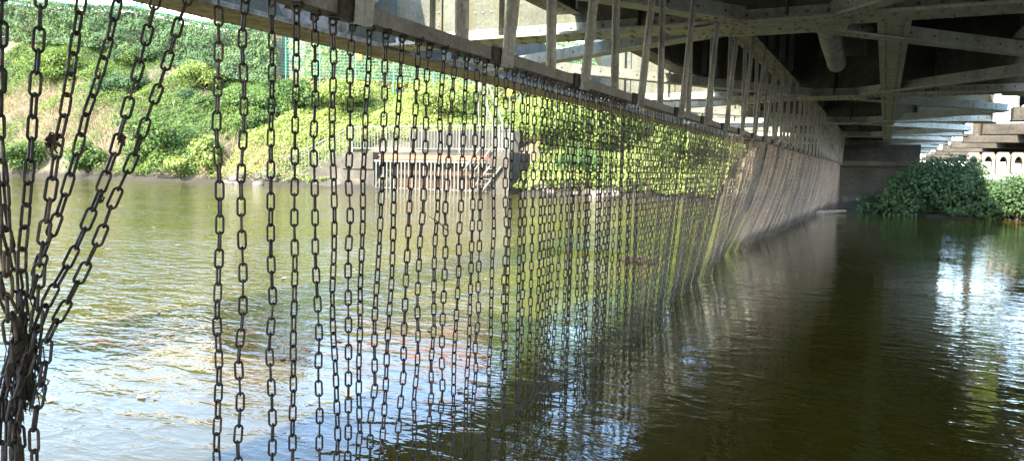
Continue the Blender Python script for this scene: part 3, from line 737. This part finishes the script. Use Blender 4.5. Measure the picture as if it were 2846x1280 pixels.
kc = atZ(1775, 722, 0.02); wad(kc, (0.25, 0.3, 0.03), 60, 'dark tangle of twigs floating behind the chains', r=0.006)
tw = MB(); q0 = atX(1190, 600, XC + 0.015); q1 = atX(1243, 640, XC + 0.01); tw.tube([q0, (np.array(q0) + q1) / 2 + np.array([0, 0, 0.006]), q1], [0.0012, 0.002, 0.0024], 5)
tw.build('twig', M['wood'], None, label='thin dark twig stuck slantwise in the chain curtain', category='twig')
lg = MB(); a0 = atZ(2290, 590, 0.03); a1 = atZ(2318, 588, 0.05); lg.tube([a0 + np.array([-0.5, 0, 0]), a0, a1, a1 + np.array([0.3, 0.2, 0.03])], [0.03, 0.06, 0.055, 0.03], 8)
lg.build('driftwood_log', M['driftwood'], None, label='pale driftwood log lodged at the far end of the chains', category='log')
lf = MB()
for _ in range(5):
    c = np.array(atX(2185 + random.uniform(-8, 8), 602 + random.uniform(-6, 6), XC - 0.16)); lf.add([c + rng.normal(0, 0.022, 3) for _ in range(4)], [(0, 1, 2, 3)])
lf.build('dead_leaf_sprig', M['driftwood'], None, label='pale dead leaf sprig caught on the swept chains near the water', category='leaf')

# ================================================================== FAR BANK THINGS
exec_bank = True
FY = 38.0
def bank_pt(x, y): return np.array([x, y, float(bank_z(x, y))])
# ground cover of ivy and bramble, nobody could count it
def cover(n, x0, x1, name, mat, label, dens, size, lift=0.42, tb=0.0, y1=38.0, cat='ivy'):
    x = rng.uniform(x0, x1, n * 3); u = rng.random(n * 3); s0 = shore(x); yy = s0 + 0.1 + u * (y1 - s0 - 0.1)
    P_ = np.stack([x, yy, bank_z(x, yy)], 1)
    d = dens(P_); keep = rng.random(len(P_)) < d; P_ = P_[keep][:n]
    e = 0.3; zx = (bank_z(P_[:, 0] + e, P_[:, 1]) - bank_z(P_[:, 0] - e, P_[:, 1])) / (2 * e); zy = (bank_z(P_[:, 0], P_[:, 1] + e) - bank_z(P_[:, 0], P_[:, 1] - e)) / (2 * e)
    nr = np.stack([-zx, -zy, np.ones(len(P_))], 1); nr /= np.linalg.norm(nr, axis=1)[:, None]
    big = vnoise(P_, 0.55); sm = vnoise(P_, 1.7)
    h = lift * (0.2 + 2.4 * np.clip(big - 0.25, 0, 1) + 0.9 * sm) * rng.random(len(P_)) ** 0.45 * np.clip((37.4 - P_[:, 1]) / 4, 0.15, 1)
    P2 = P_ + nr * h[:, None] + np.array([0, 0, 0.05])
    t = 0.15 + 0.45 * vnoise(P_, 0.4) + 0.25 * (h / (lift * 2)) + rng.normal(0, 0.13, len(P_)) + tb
    sz = size * rng.uniform(0.7, 1.35, len(P_))
    lit = nr * 0.55 + np.array([0, -0.35, 0.55])
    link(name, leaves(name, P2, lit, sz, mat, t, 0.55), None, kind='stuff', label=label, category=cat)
PATCH = [(60, 300, 2.6), (150, 350, 2.4), (270, 360, 2.2), (345, 420, 1.6), (60, 420, 2.0), (690, 460, 2.2), (620, 420, 1.2), (455, 210, 1.4), (760, 480, 1.4)]
def at_bank(px, py):
    """point of the bank surface seen at a photo pixel"""
    d = _fw + _rt * (px - W / 2) / F - _up * (py - H / 2) / F
    t = np.arange(20.0, 95.0, 0.05); q = _o + d * t[:, None]
    hit = np.nonzero((q[:, 2] <= bank_z(q[:, 0], q[:, 1])) & (q[:, 1] > shore(q[:, 0])))[0]
    return q[hit[0]] if len(hit) else _o + d * 40
PB = [(at_bank(a_, b_), r_) for a_, b_, r_ in PATCH]
def patch(P_):
    v = np.zeros(len(P_))
    for c, r_ in PB: v = np.maximum(v, np.exp(-((P_[:, 0] - c[0]) ** 2 / (2.2 * r_ ** 2) + (P_[:, 1] - c[1]) ** 2 / (r_ ** 2 * 0.8))))
    return v
veg = lambda P_: (1 - 0.92 * np.clip(patch(P_) * 1.3, 0, 1)) * np.clip((vnoise(P_, 0.33) * 0.6 + vnoise(P_, 1.1) * 0.4 - 0.27) * 4.0, 0.0, 1) * np.where((P_[:, 0] > -48) & (P_[:, 0] < -42) & (P_[:, 1] < 30.2), 0.1, 1)
cover(85000, -64, -33, 'ivy_cover', M['leaf'], 'mixed green ivy and bramble covering the left part of the far bank', veg, 0.125)
cover(80000, -33, -5.6, 'bramble_cover', M['lime'], 'sunlit yellow green bramble covering the bank behind the outfall', lambda P_: np.clip(veg(P_) + 0.35, 0, 1) * np.where((P_[:, 0] > -24.5) & (P_[:, 0] < -14.6) & (P_[:, 1] < 32.0), 0.0, 1), 0.125, cat='bramble')
# dry stalks
dryd = lambda P_: np.clip(0.12 * (0.55 - vnoise(P_, 0.33)) * 3.0, 0, 1) + patch(P_)
def stalks(n, x0, x1, y1, name, label):
    x = rng.uniform(x0, x1, n * 3); yy = shore(x) + 0.2 + rng.random(n * 3) * (y1 - shore(x)); P_ = np.stack([x, yy, bank_z(x, yy)], 1)
    P_ = P_[rng.random(len(P_)) < dryd(P_)][:n]; k = len(P_)
    d = rng.normal(0, 0.5, (k, 3)); d[:, 2] = np.abs(d[:, 2]) + 0.25; d[:, 1] -= 0.2; d /= np.linalg.norm(d, axis=1)[:, None]; L = rng.uniform(0.3, 0.95, k)[:, None]
    w = np.cross(d, rng.normal(0, 1, (k, 3))); w /= np.linalg.norm(w, axis=1)[:, None]; w *= 0.012
    v = np.stack([P_ - w, P_ + w, P_ + d * L + w * 0.6, P_ + d * L - w * 0.6], 1).reshape(-1, 3)
    link(name, np_mesh(name, v, np.arange(4 * k).reshape(k, 4), M['dry'], np.repeat(rng.random(k), 4)), None, kind='stuff', label=label, category='dry grass')
stalks(9000, -62, -28, 35.5, 'dry_grass', 'dry pinkish stalks and dead grass on the left of the far bank')

def shrub(x, y, r, h, mat, n, label, size=0.15, tb=0.0, group='shrubs on the far bank', z=None, name='shrub', squash=1.0, cat='shrub'):
    z0 = float(bank_z(x, y)) if z is None else z
    root = empty(name, label, cat, group, loc=(x, y, z0))
    k = 26
    cc = rng.normal(0, 1, (k, 3)); cc /= np.linalg.norm(cc, axis=1)[:, None]; cc *= rng.uniform(0.25, 0.78, k)[:, None]
    cr = rng.uniform(0.28, 0.46, k)
    w = rng.integers(0, k, n); dirs = rng.normal(0, 1, (n, 3)); dirs /= np.linalg.norm(dirs, axis=1)[:, None]
    p_ = cc[w] + dirs * (cr[w] * rng.random(n) ** 0.3)[:, None]
    p_ = p_ * np.array([r, r * squash, h / 2]) + np.array([0, 0, h * 0.52])
    p_[:, 2] = np.maximum(p_[:, 2], bank_z(p_[:, 0] + x, p_[:, 1] + y) - z0 + 0.04)
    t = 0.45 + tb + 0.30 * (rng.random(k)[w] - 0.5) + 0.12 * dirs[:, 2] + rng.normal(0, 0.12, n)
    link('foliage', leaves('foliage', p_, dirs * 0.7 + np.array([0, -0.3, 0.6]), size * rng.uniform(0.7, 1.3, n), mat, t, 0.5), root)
    st = MB()
    for q in range(5):
        a = random.uniform(0, 6.3); e = Vector((math.cos(a) * r * 0.55, math.sin(a) * r * 0.55 * squash, h * random.uniform(0.55, 0.85)))
        st.tube([(0, 0, -0.1), e * 0.45 + Vector((0, 0, 0.1)), e], [0.05, 0.035, 0.012], 6)
    st.build('stem', M['wood'], root, smooth=True); return root
for px, py, r, h, mt, n, lab, tb in (
        (425, 470, 2.3, 3.6, 'leaf', 5200, 'large dark green bush leaning over the bare earth patch', -0.05),
        (585, 490, 1.1, 2.5, 'lime', 2600, 'bright yellow green bush at the water edge beside the bare earth', 0.05),
        (505, 495, 1.2, 1.2, 'lime', 1900, 'low lime green plant trailing into the water', 0.0),
        (245, 480, 1.6, 2.1, 'leaf', 2800, 'mid green bush at the waterline behind the slanting chains', 0.0),
        (80, 480, 1.8, 2.2, 'leaf', 2900, 'bush at the waterline at the left edge of the photo', 0.0),
        (150, 230, 2.3, 2.6, 'leaf', 4200, 'leafy bush high on the bank below the hedge at left', 0.12),
        (560, 250, 1.7, 2.0, 'lime', 2800, 'pale lime bush on the middle of the bank below the hedge', -0.1),
        (700, 330, 2.2, 1.9, 'leaf', 3600, 'spreading green bush halfway up the bank left of the stairs', 0.02),
        (830, 330, 1.7, 2.4, 'leaf', 3000, 'dark bush directly above the stair handrail', -0.12),
        (960, 310, 2.2, 2.0, 'lime', 3300, 'sunlit bush above the platform railing, left half', 0.0),
        (1230, 330, 2.6, 2.2, 'lime', 3800, 'sunlit bush above the platform railing, right half', 0.05),
        (1560, 420, 2.4, 3.2, 'lime', 4200, 'sunlit bush behind the curtain right of the outfall', 0.0),
        (1730, 430, 2.2, 3.4, 'lime', 3800, 'sunlit bush behind the dense chains nearer the bridge', -0.05),
        (1620, 500, 1.4, 1.6, 'leaf', 1800, 'darker low bush at the water behind the clustered chains', -0.1),
        (1900, 480, 1.7, 2.6, 'lime', 2600, 'bush at the bridge shadow edge behind the dense chains', -0.12)):
    q = at_bank(px, py); shrub(q[0], q[1], r, h, M[mt], n, lab, 0.16, tb)

for k in range(34):
    px, py = random.uniform(5, 860), random.uniform(170, 480)
    q = at_bank(px, py)
    if patch(q[None])[0] > 0.45: continue
    r = random.uniform(0.6, 1.25)
    shrub(q[0], q[1], r, r * random.uniform(0.9, 1.5), M['leaf' if random.random() < 0.7 else 'ivy'], int(900 * r * r) + 300, 'small scrub bush growing among the ivy on the left bank', 0.125, random.uniform(-0.2, 0.15), 'scrub bushes among the ivy on the left bank')
# ivy hedge along the top, green mesh fence in front of its right half
def hedge(x0, x1, n, name, mat, label, top_up, yb=0.25, thick=0.9, low=-0.7, tb=0.0, size=0.16):
    x = rng.uniform(x0, x1, n); g = np.interp(x, FX, FZ); ht = top_up(x)
    u = rng.random(n); bul = vnoise(np.stack([x, u * 6, 0 * x], 1), 0.8) + 0.5 * vnoise(np.stack([x, u * 6, 0 * x], 1), 2.2)
    front = rng.random(n) < 0.8
    zz = np.where(front, low + u * (ht - low), ht + 0.25 * (bul - 0.6)); zz = np.minimum(zz, ht + 0.3 * (bul - 0.7))
    yy = np.where(front, FY + yb - 0.95 * bul + rng.random(n) ** 2 * 0.35, FY + yb + rng.random(n) * thick)
    P_ = np.stack([x, yy, g + zz], 1)
    nr = np.where(front[:, None], np.array([0, -0.9, 0.35]), np.array([0, -0.2, 1.0]))
    t = 0.2 + 0.75 * (vnoise(P_, 0.45) * 0.7 + vnoise(P_, 1.6) * 0.3 - 0.2) + rng.normal(0, 0.14, n) + tb
    root = empty(name, label, 'hedge', None, loc=(0, 0, 0))
    link('foliage', leaves('foliage', P_, nr, size * rng.uniform(0.7, 1.3, n), mat, t, 0.5), root)
    c = MB()
    for a_ in np.arange(x0 + 0.5, x1, 2.0):
        b2 = min(a_ + 2.0, x1 - 0.3); ga, gb = np.interp(a_, FX, FZ), np.interp(b2, FX, FZ); ta, tb_ = float(top_up(np.array([a_]))[0]), float(top_up(np.array([b2]))[0])
        y0_, y1_ = FY + yb + 0.25, FY + yb + thick
        c.add([(a_, y0_, ga - .3), (b2, y0_, gb - .3), (b2, y1_, gb - .3), (a_, y1_, ga - .3), (a_, y0_, ga + ta - .35), (b2, y0_, gb + tb_ - .35), (b2, y1_, gb + tb_ - .35), (a_, y1_, ga + ta - .35)],
              [(0, 3, 2, 1), (4, 5, 6, 7), (0, 1, 5, 4), (1, 2, 6, 5), (2, 3, 7, 6), (3, 0, 4, 7)])
    c.build('inner_branches', M['wood'], root)
topL = lambda x: np.interp(x, [-75, -62, -55, -46, -40, -36], [2.9, 2.55, 2.45, 2.6, 2.9, 3.0])
hedge(-74, -36.2, 46000, 'ivy_hedge', M['ivy'], 'tall ivy hedge along the top of the bank at left, below the white house', topL, yb=-0.30, tb=0.05, size=0.14)
topR = lambda x: np.interp(x, [-36, -30, -24, -16, -6], [3.25, 3.2, 3.0, 2.8, 2.4])
hedge(-36, -7.5, 15000, 'hedge', M['lime'], 'sunlit hedge behind the green mesh fence', topR, yb=0.75, tb=0.1)

fe = empty('mesh_fence', 'green wire mesh fence with posts along the top of the bank', 'fence')
posts = []
x = -62.0
while x < -8: posts.append(x); x += 2.9
pm = MB(); pm.box(-0.03, 0.03, -0.02, 0.02, -1.0, 3.0); POST = pm.mesh('post', M['fence'])
for i, x in enumerate(posts):
    z = float(np.interp(x, FX, FZ)); o = link('post', POST, fe); o.location = (x, FY - 0.32, z)
    if i + 1 < len(posts):
        x2 = posts[i + 1]; z2 = float(np.interp(x2, FX, FZ)); b_ = MB()
        for k in range(16): b_.bar((x + 0.03, FY - 0.345, z + 0.05 + k * 0.195), (x2 - 0.03, FY - 0.345, z2 + 0.05 + k * 0.195), 0.016, 0.016)
        nv = 24
        for k in range(1, nv):
            t = k / nv; b_.bar((x + (x2 - x) * t, FY - 0.358, z + (z2 - z) * t + 0.03), (x + (x2 - x) * t, FY - 0.358, z + (z2 - z) * t + 2.98), 0.007, 0.007, up=(0, 1, 0))
        b_.build('mesh_panel', M['fence'], fe)
def sign(px, py, y, w, h, label):
    c = atY(px, py, y); r_ = empty('warning_sign', label, 'sign', 'yellow warning signs', loc=c)
    b_ = MB(); b_.box(-w / 2, w / 2, 0, 0.012, -h / 2, h / 2); b_.build('board', M['yellow'], r_)
    t = MB(); t.prism([(-w * 0.18, -0.004, -h * 0.18), (w * 0.18, -0.004, -h * 0.18), (0, -0.004, h * 0.2)], (0, 0.003, 0)); t.build('symbol', M['black_print'] if False else M['rail'], r_)
sign(997, 158, FY - 0.42, 0.42, 0.40, 'square yellow sign fixed to the green mesh fence')
s = atY(1416, 256, 34.5); 
sp = MB(); sp.tube([(s[0], s[1] + 0.05, float(bank_z(s[0], s[1] + 0.05)) - 0.2), (s[0], s[1] + 0.05, s[2] + 0.3)], 0.03, 8); sp.build('sign_post', M['galv'], None, label='thin metal post carrying the small yellow sign on the bank', category='post')
sign(1416, 256, 34.5, 0.34, 0.40, 'small yellow sign on a post above the outfall')

# ------------------------------------------------------------------ outfall with steps, railings and grating
OY = 28.7
PX = lambda x, y, Y=OY: atY(x, y, Y)
zt_ = 1.75
xl = PX(930, 450)[0]; x0 = PX(1040, 450)[0]; x1 = PX(1362, 470)[0]; xr = PX(1418, 470)[0]
of = empty('outfall', 'concrete outfall with brick lined mouth in the far bank', 'outfall', loc=((x0 + x1) / 2, OY, 0))
a = MB(); a.box(xl - 1.6, x0, OY, OY + 1.6, -0.6, 0.95); build_at(a, 'low_wall', M['concrete_wet'], of)
a = MB(); a.box(xl + 0.5, x0 - 0.003, OY - 0.1, OY + 1.5, 0.951, zt_); build_at(a, 'pier', M['concrete_wet'], of)
a = MB(); a.box(x1, xr, OY - 0.1, OY + 2.0, -0.6, zt_ + 0.05); build_at(a, 'pier', M['concrete_wet'], of)
a = MB(); a.box(x0 + 0.003, x1 - 0.003, OY + 2.9, OY + 3.2, -0.6, 2.9); build_at(a, 'back_wall', M['concrete_dark'], of)
a = MB(); a.box(x0 + 0.003, x1 - 0.003, OY + 0.9, OY + 1.2, -0.6, 1.64); build_at(a, 'inner_wall', M['rusty'], of)
a = MB(); a.box(x0 + 0.003, x1 - 0.003, OY + 0.36, OY + 2.898, 1.66, 1.78); build_at(a, 'platform', M['concrete_wet'], of)
bm_ = MB(); bm_.box(-0.105, 0.105, 0, 0.11, 0, 0.065); BR = bm_.mesh('brick', M['brick'])
bx = MB(); bx.box(x0 + 0.01, x1 - 0.01, OY + 0.375, OY + 0.5, 1.40, 1.658); lint = build_at(bx, 'brick_lintel', M['concrete_dark'], of)
row = 0
for zz in (1.43, 1.505, 1.58):
    xx = x0 + 0.13 + (0.11 if row % 2 else 0)
    while xx < x1 - 0.12:
        o = link('brick', BR, lint); o.location = (xx - of.location.x, OY + 0.28 + random.uniform(0, 0.008) - of.location.y, zz); xx += 0.222
    row += 1
gr = empty('grating', 'pale vertical bar grating across the mouth of the outfall', 'grating', loc=((x0 + x1) / 2, OY, 0))
a = MB(); a.box(x0 + 0.03, x1 - 0.03, OY - 0.06, OY + 0.06, 1.30, 1.40); build_at(a, 'top_rail', M['galv'], gr)
a = MB(); a.box(x0 + 0.03, x1 - 0.03, OY + 0.0, OY + 0.04, 0.05, 0.11); build_at(a, 'bottom_rail', M['galv'], gr)
nb_ = 30
b_ = MB(); b_.box(-0.03, 0.03, -0.05, -0.005, -0.5, 1.299); GB = b_.mesh('bar', M['galv'])
for k in range(nb_):
    o = link('bar', GB, gr); o.location = (x0 + 0.15 + (x1 - x0 - 0.3) * k / (nb_ - 1) - gr.location.x, 0, 0)
# railing on the platform
rr = empty('platform_railing', 'white bar railing along the platform above the outfall', 'railing', loc=((x0 + x1) / 2, OY + 0.6, 1.72))
xa, xb = PX(958, 340)[0], PX(1400, 350)[0]; ry = OY + 0.6
zr0 = 3.0
for zz, nm in ((zr0, 'top_rail'), (1.95, 'bottom_rail')):
    a = MB(); a.bar((xa, ry, zz), (xb, ry, zz), 0.06, 0.05); build_at(a, nm, M['galv'], rr)
b_ = MB(); b_.box(-0.016, 0.016, -0.016, 0.016, 0.255, zr0 - 1.72 - 0.026); BAL = b_.mesh('baluster', M['galv'])
b_ = MB(); b_.box(-0.035, 0.035, -0.035, 0.035, 0, zr0 - 1.72 + 0.06); RP = b_.mesh('post', M['galv'])
nbl = int((xb - xa) / 0.17)
for k in range(nbl + 1):
    xx = xa + (xb - xa) * k / nbl
    o = link('post' if k % 12 == 0 else 'baluster', RP if k % 12 == 0 else BAL, rr); o.location = (xx - rr.location.x, 0, 0)
# steps down to the water on the left, with a handrail
st = empty('river_stairs', 'concrete stairs going down to the water left of the outfall', 'stairs')
pT = np.array([xa, ry, zr0]); pB = PX(762, 455, ry)
n_st = 11; bx0 = xa; bx1 = pB[0]
for k in range(n_st):
    t = (k + 0.5) / n_st; xx = bx0 + (bx1 - bx0) * t; zz = 1.72 + (-0.1 - 1.72) * t; hw = abs(bx1 - bx0) / n_st / 2
    a = MB(); a.box(xx - hw + 0.001, xx + hw - 0.001, ry - 0.2 - 0.002 * (k % 2), ry + 1.1, -0.6, zz + 0.08); a.build('step', M['concrete_wet'], st)
sh = empty('stair_handrail', 'white sloping handrail beside the stairs down to the water', 'handrail')
a = MB(); a.bar(pT, pB, 0.07, 0.06); a.build('top_rail', M['galv'], sh)
a = MB(); a.bar(pT - np.array([0, 0, 1.25]), pB - np.array([0, 0, 0.95]), 0.05, 0.05); a.build('bottom_rail', M['galv'], sh)
for k in range(23):
    t = (k + 0.5) / 23; q = pT + (pB - pT) * t; a = MB(); a.box(q[0] - 0.016, q[0] + 0.016, ry - 0.016, ry + 0.016, q[2] - 1.22 + 0.28 * t, q[2] - 0.03); a.build('baluster', M['galv'], sh)
for q in (pT, pB): 
    a = MB(); a.box(q[0] - 0.04, q[0] + 0.04, ry - 0.04, ry + 0.04, max(q[2] - 1.6, -0.5), q[2] + 0.05); a.build('post', M['galv'], sh)
# ladder rails at the right of the outfall
ld = empty('ladder', 'white slanted ladder rails at the right end of the outfall grating', 'ladder')
for dx_ in (0.0, 0.55):
    a = MB(); p1 = PX(1284, 478, OY - 0.35) + np.array([dx_, 0, 0]); p2 = PX(1340, 405, OY - 0.2) + np.array([dx_, 0, 0]); a.bar(p1, p2, 0.09, 0.06); a.build('rail', M['galv'], ld)
    a = MB(); p1b = PX(1308, 532, OY - 0.35) + np.array([dx_, 0, 0]); p2b = PX(1362, 462, OY - 0.2) + np.array([dx_, 0, 0]); a.bar(p1b, p2b, 0.12, 0.08); a.build('string', M['galv'], ld)
for k in range(5):
    t = (k + 0.5) / 5; q = p1b + (p2b - p1b) * t; a = MB(); a.bar(q - np.array([0.55, 0, 0]), q, 0.18, 0.03); a.build('tread', M['galv'], ld)
hp = empty('upper_handrail', 'white handrail climbing the bank above the right end of the platform', 'handrail')
for off in (0.0, 0.5):
    a = MB(); q1 = PX(1330, 224, 33.5) + np.array([off, 0, 0]); q2 = PX(1372, 350, 30.2) + np.array([off, 0, 0]); a.bar(q1, q2, 0.08, 0.06); a.build('rail', M['galv'], hp)
    for t in (0.05, 0.5, 0.95):
        q = q1 + (q2 - q1) * t; a = MB(); a.box(q[0] - 0.03, q[0] + 0.03, q[1] - 0.03, q[1] + 0.03, float(bank_z(q[0], q[1])) - 0.3, q[2] - 0.03); a.build('post', M['galv'], hp)
wp = MB(); qa = PX(1382, 360, OY + 0.9); qb = PX(1424, 440, OY + 0.9); wp.box(qa[0], qb[0], OY + 0.9, OY + 0.94, qb[2], qa[2]); wp.build('white_panel', M['galv'], None, label='white metal panel above the right hand pier of the outfall', category='panel')
# stones along the waterline
for k in range(26):
    px = random.choice([random.uniform(620, 780), random.uniform(1430, 1720)])
    q = at_bank(px, 520); x = q[0]; yy = float(shore(x)) + random.uniform(-0.1, 0.5); r = random.uniform(0.15, 0.4)
    b_ = MB(); n = 8; vs_ = []
    for i in range(5):
        for j in range(n):
            th = math.pi * i / 4; ph = 2 * math.pi * j / n; rr_ = r * random.uniform(0.8, 1.15)
            vs_.append((math.sin(th) * math.cos(ph) * rr_ * 1.3, math.sin(th) * math.sin(ph) * rr_, math.cos(th) * rr_ * 0.7))
    b_.add(vs_, [(i * n + j, i * n + (j + 1) % n, (i + 1) * n + (j + 1) % n, (i + 1) * n + j) for i in range(4) for j in range(n)])
    o = b_.build('stone', M['stone'], None, True, label='pale rounded stone lying along the waterline of the far bank', category='stone', group='stones along the far waterline'); o.location = (x, yy, float(bank_z(x, yy)) + 0.05)

# ------------------------------------------------------------------ houses behind the hedge
def house(x0, x1, y0, y1, z0, zw, zr, label, wins, name='house'):
    h = empty(name, label, 'house', None, loc=((x0 + x1) / 2, (y0 + y1) / 2, z0))
    a = MB(); a.box(x0, x1, y0, y1, z0 - 2, zw); wl = build_at(a, 'wall', M['render'], h)
    a = MB(); ov = 0.5; ym = (y0 + y1) / 2
    a.prism([(x0 - ov, y0 - ov, zw + 0.01), (x0 - ov, y1 + ov, zw + 0.01), (x0 - ov, ym, zr)], (x1 - x0 + 2 * ov, 0, 0)); build_at(a, 'roof', M['tile'], h)
    a = MB(); a.box(x0 - ov, x1 + ov, y0 - ov - 0.13, y0 - ov - 0.005, zw - 0.12, zw + 0.02); build_at(a, 'gutter', M['window_frame'], h)
    for (cx, cz, w, hh) in wins:
        a = MB(); a.box(cx - w / 2, cx + w / 2, y0 - 0.06, y0 - 0.003, cz - hh / 2, cz + hh / 2); f = build_at(a, 'window', M['window_frame'], h)
        a = MB()
        for s in (-1, 1): a.box(cx + s * w * 0.24 - w * 0.20, cx + s * w * 0.24 + w * 0.20, y0 - 0.075, y0 - 0.0605, cz - hh * 0.43, cz + hh * 0.43)
        build_at(a, 'pane', M['glass'], f)
    return h
wz = atY(222, 0, 51)[2]
house(-84, -54.5, 51, 62, 11, 18.6, 22.4, 'large white rendered house with red tiled roof behind the hedge', [(x, z, 1.3, 1.7) for x in (-80, -76, -71.5, -68.0, -62.5, -58) for z in (16.9,)] + [(-73.0, 14.2, 1.2, 1.3)])
house(-49, -31, 54, 63, 8, 13.4, 17.2, 'lower white house with red tiled roof, right of the large white one', [(x, 11.8, 1.2, 1.4) for x in (-46, -41, -36)])
# trees behind the fence and upstream
def tree(x, y, z, h, r, n, mat, label, tb=0.0, size=0.3):
    root = empty('tree', label, 'tree', 'trees behind the banks', loc=(x, y, z))
    st = MB(); st.tube([(0, 0, -0.3), (0.1, 0, h * 0.35), (0, 0.1, h * 0.75)], [0.28, 0.2, 0.07], 9)
    for k in range(9):
        a = k * 0.9 + random.random(); zz = h * random.uniform(0.3, 0.6); e = (math.cos(a) * r * 0.7, math.sin(a) * r * 0.7, zz + h * random.uniform(0.15, 0.3))
        st.tube([(0, 0, zz), (e[0] * 0.5, e[1] * 0.5, zz + (e[2] - zz) * 0.65), e], [0.10, 0.06, 0.02], 6)
    st.build('trunk', M['wood'], root, smooth=True)
    k = 46; cc = rng.normal(0, 1, (k, 3)); cc /= np.linalg.norm(cc, axis=1)[:, None]; cc *= rng.uniform(0.3, 0.85, k)[:, None]; cr = rng.uniform(0.16, 0.32, k)
    w = rng.integers(0, k, n); d = rng.normal(0, 1, (n, 3)); d /= np.linalg.norm(d, axis=1)[:, None]
    p_ = (cc[w] + d * (cr[w] * rng.random(n) ** 0.35)[:, None]) * np.array([r, r, h * 0.36]) + np.array([0, 0, h * 0.66])
    t = 0.45 + tb + 0.35 * (rng.random(k)[w] - 0.5) + rng.normal(0, 0.1, n)
    link('crown', leaves('crown', p_, d * 0.6 + np.array([0, 0, 0.5]), size * rng.uniform(0.7, 1.3, n), mat, t, 0.6), root)
tree(-50.8, 47, 9.4, 7.5, 2.6, 5200, M['dry'], 'small pinkish leaved tree at the corner of the white house', size=0.24)
tree(-24, 52, 8, 9, 4.2, 7000, M['lime'], 'sunlit tree behind the hedge above the outfall')
tree(-15, 50, 7, 9, 4.0, 6500, M['lime'], 'sunlit tree behind the hedge close to the bridge', -0.1)
tree(20, 46, 1.0, 9, 4.5, 6500, M['lime'], 'yellow green tree on the upstream bank beyond the concrete beams')
tree(31, 38, 1.0, 10, 4.8, 6500, M['leaf'], 'green tree on the upstream bank furthest right')

for (tx_, ty_, th_, tr_, tb_, lb) in ((4.5, 50, 17, 4.6, 0.2, 'tall yellow green tree straight beyond the bridge'), (10.5, 47, 16, 4.8, 0.15, 'tall sunlit tree beyond the concrete beams'), (-2.5, 74, 19, 5.5, 0.0, 'tallest tree beyond the abutment'), (18, 70, 18, 5.5, 0.1, 'tall tree farthest behind the upstream bank')):
    tree(tx_, ty_, 0.7, th_, tr_, 9000, M['lime'], lb, tb_, 0.34)
# ------------------------------------------------------------------ ivy mass on the right bank under the bridge
def ivy_mass(n, cx, cy, rx, ry_, h, label, mat, tb, size=0.11, name='ivy_bush'):
    root = empty(name, label, 'ivy', 'ivy bushes on the right of the far bank', loc=(cx, cy, float(bank_z(cx, cy))))
    z0 = root.location.z
    k = 40; cc = np.stack([rng.uniform(-0.75, 0.75, k), rng.uniform(-0.7, 0.6, k), rng.uniform(0.05, 0.72, k)], 1); cr = rng.uniform(0.16, 0.34, k)
    cc[:, 2] *= 1 - 0.45 * np.abs(cc[:, 0])
    w = rng.integers(0, k, n); d = rng.normal(0, 1, (n, 3)); d /= np.linalg.norm(d, axis=1)[:, None]
    p_ = (cc[w] + d * (cr[w] * rng.random(n) ** 0.3)[:, None]) * np.array([rx, ry_, h])
    p_[:, 2] = np.clip(p_[:, 2], 0.02 - z0, h)
    t = 0.4 + tb + 0.4 * (rng.random(k)[w] - 0.5) + rng.normal(0, 0.14, n)
    link('foliage', leaves('foliage', p_, d * 0.6 + np.array([0, -0.5, 0.5]), size * rng.uniform(0.6, 1.35, n), mat, t, 0.5), root)
    st = MB()
    for q in range(7):
        e = Vector((random.uniform(-0.6, 0.6) * rx, random.uniform(-0.5, 0.4) * ry_, h * random.uniform(0.4, 0.75))); st.tube([(e.x * 0.4, e.y * 0.3, -0.2), e * 0.6, e], [0.03, 0.02, 0.008], 5)
    st.build('stem', M['wood'], root)
ivy_mass(2600, 0.15, 25.6, 0.9, 1.7, 0.85, 'low dark ivy at the foot of the abutment', M['ivy'], -0.25)
ivy_mass(17000, 1.45, 24.4, 1.6, 1.4, 1.75, 'large round ivy bush on the right bank under the bridge', M['ivy'], 0.0, size=0.08)
ivy_mass(12000, 3.6, 24.0, 1.5, 1.2, 1.30, 'lower ivy bush at the right edge of the photo', M['ivy'], 0.12, size=0.08)
ivy_mass(2600, 3.2, 23.5, 1.9, 0.55, 0.6, 'low fringe of ivy trailing into the water at right', M['ivy'], 0.05)
ivy_mass(6000, 6.4, 23.6, 1.9, 1.4, 1.5, 'sunlit ivy bush beyond the right edge of the bridge', M['lime'], 0.0)
ivy_mass(6000, 10.0, 23.0, 2.3, 1.5, 1.8, 'sunlit ivy bush farther upstream on the far bank', M['lime'], 0.0)

fl = MB()
for k in range(90):
    px = random.uniform(120, 1500); py = 505 + 620 * random.random() ** 2.2; c = np.array(atZ(px, py, 0.012))
    if c[0] > -1.7: continue
    r = random.uniform(0.015, 0.05); a = random.uniform(0, 6.3)
    fl.add([(c[0] + math.cos(a + t) * r * (1 if q % 2 else 0.55), c[1] + math.sin(a + t) * r * (1 if q % 2 else 0.55), 0.006 + 0.006 * (q % 2)) for q, t in enumerate((0, 1.57, 3.14, 4.71))], [(0, 1, 2, 3)])
fl.build('floating_leaves', M['driftwood'], None, kind='stuff', label='scattered pale leaves and scum floating on the river beyond the chains', category='leaves')
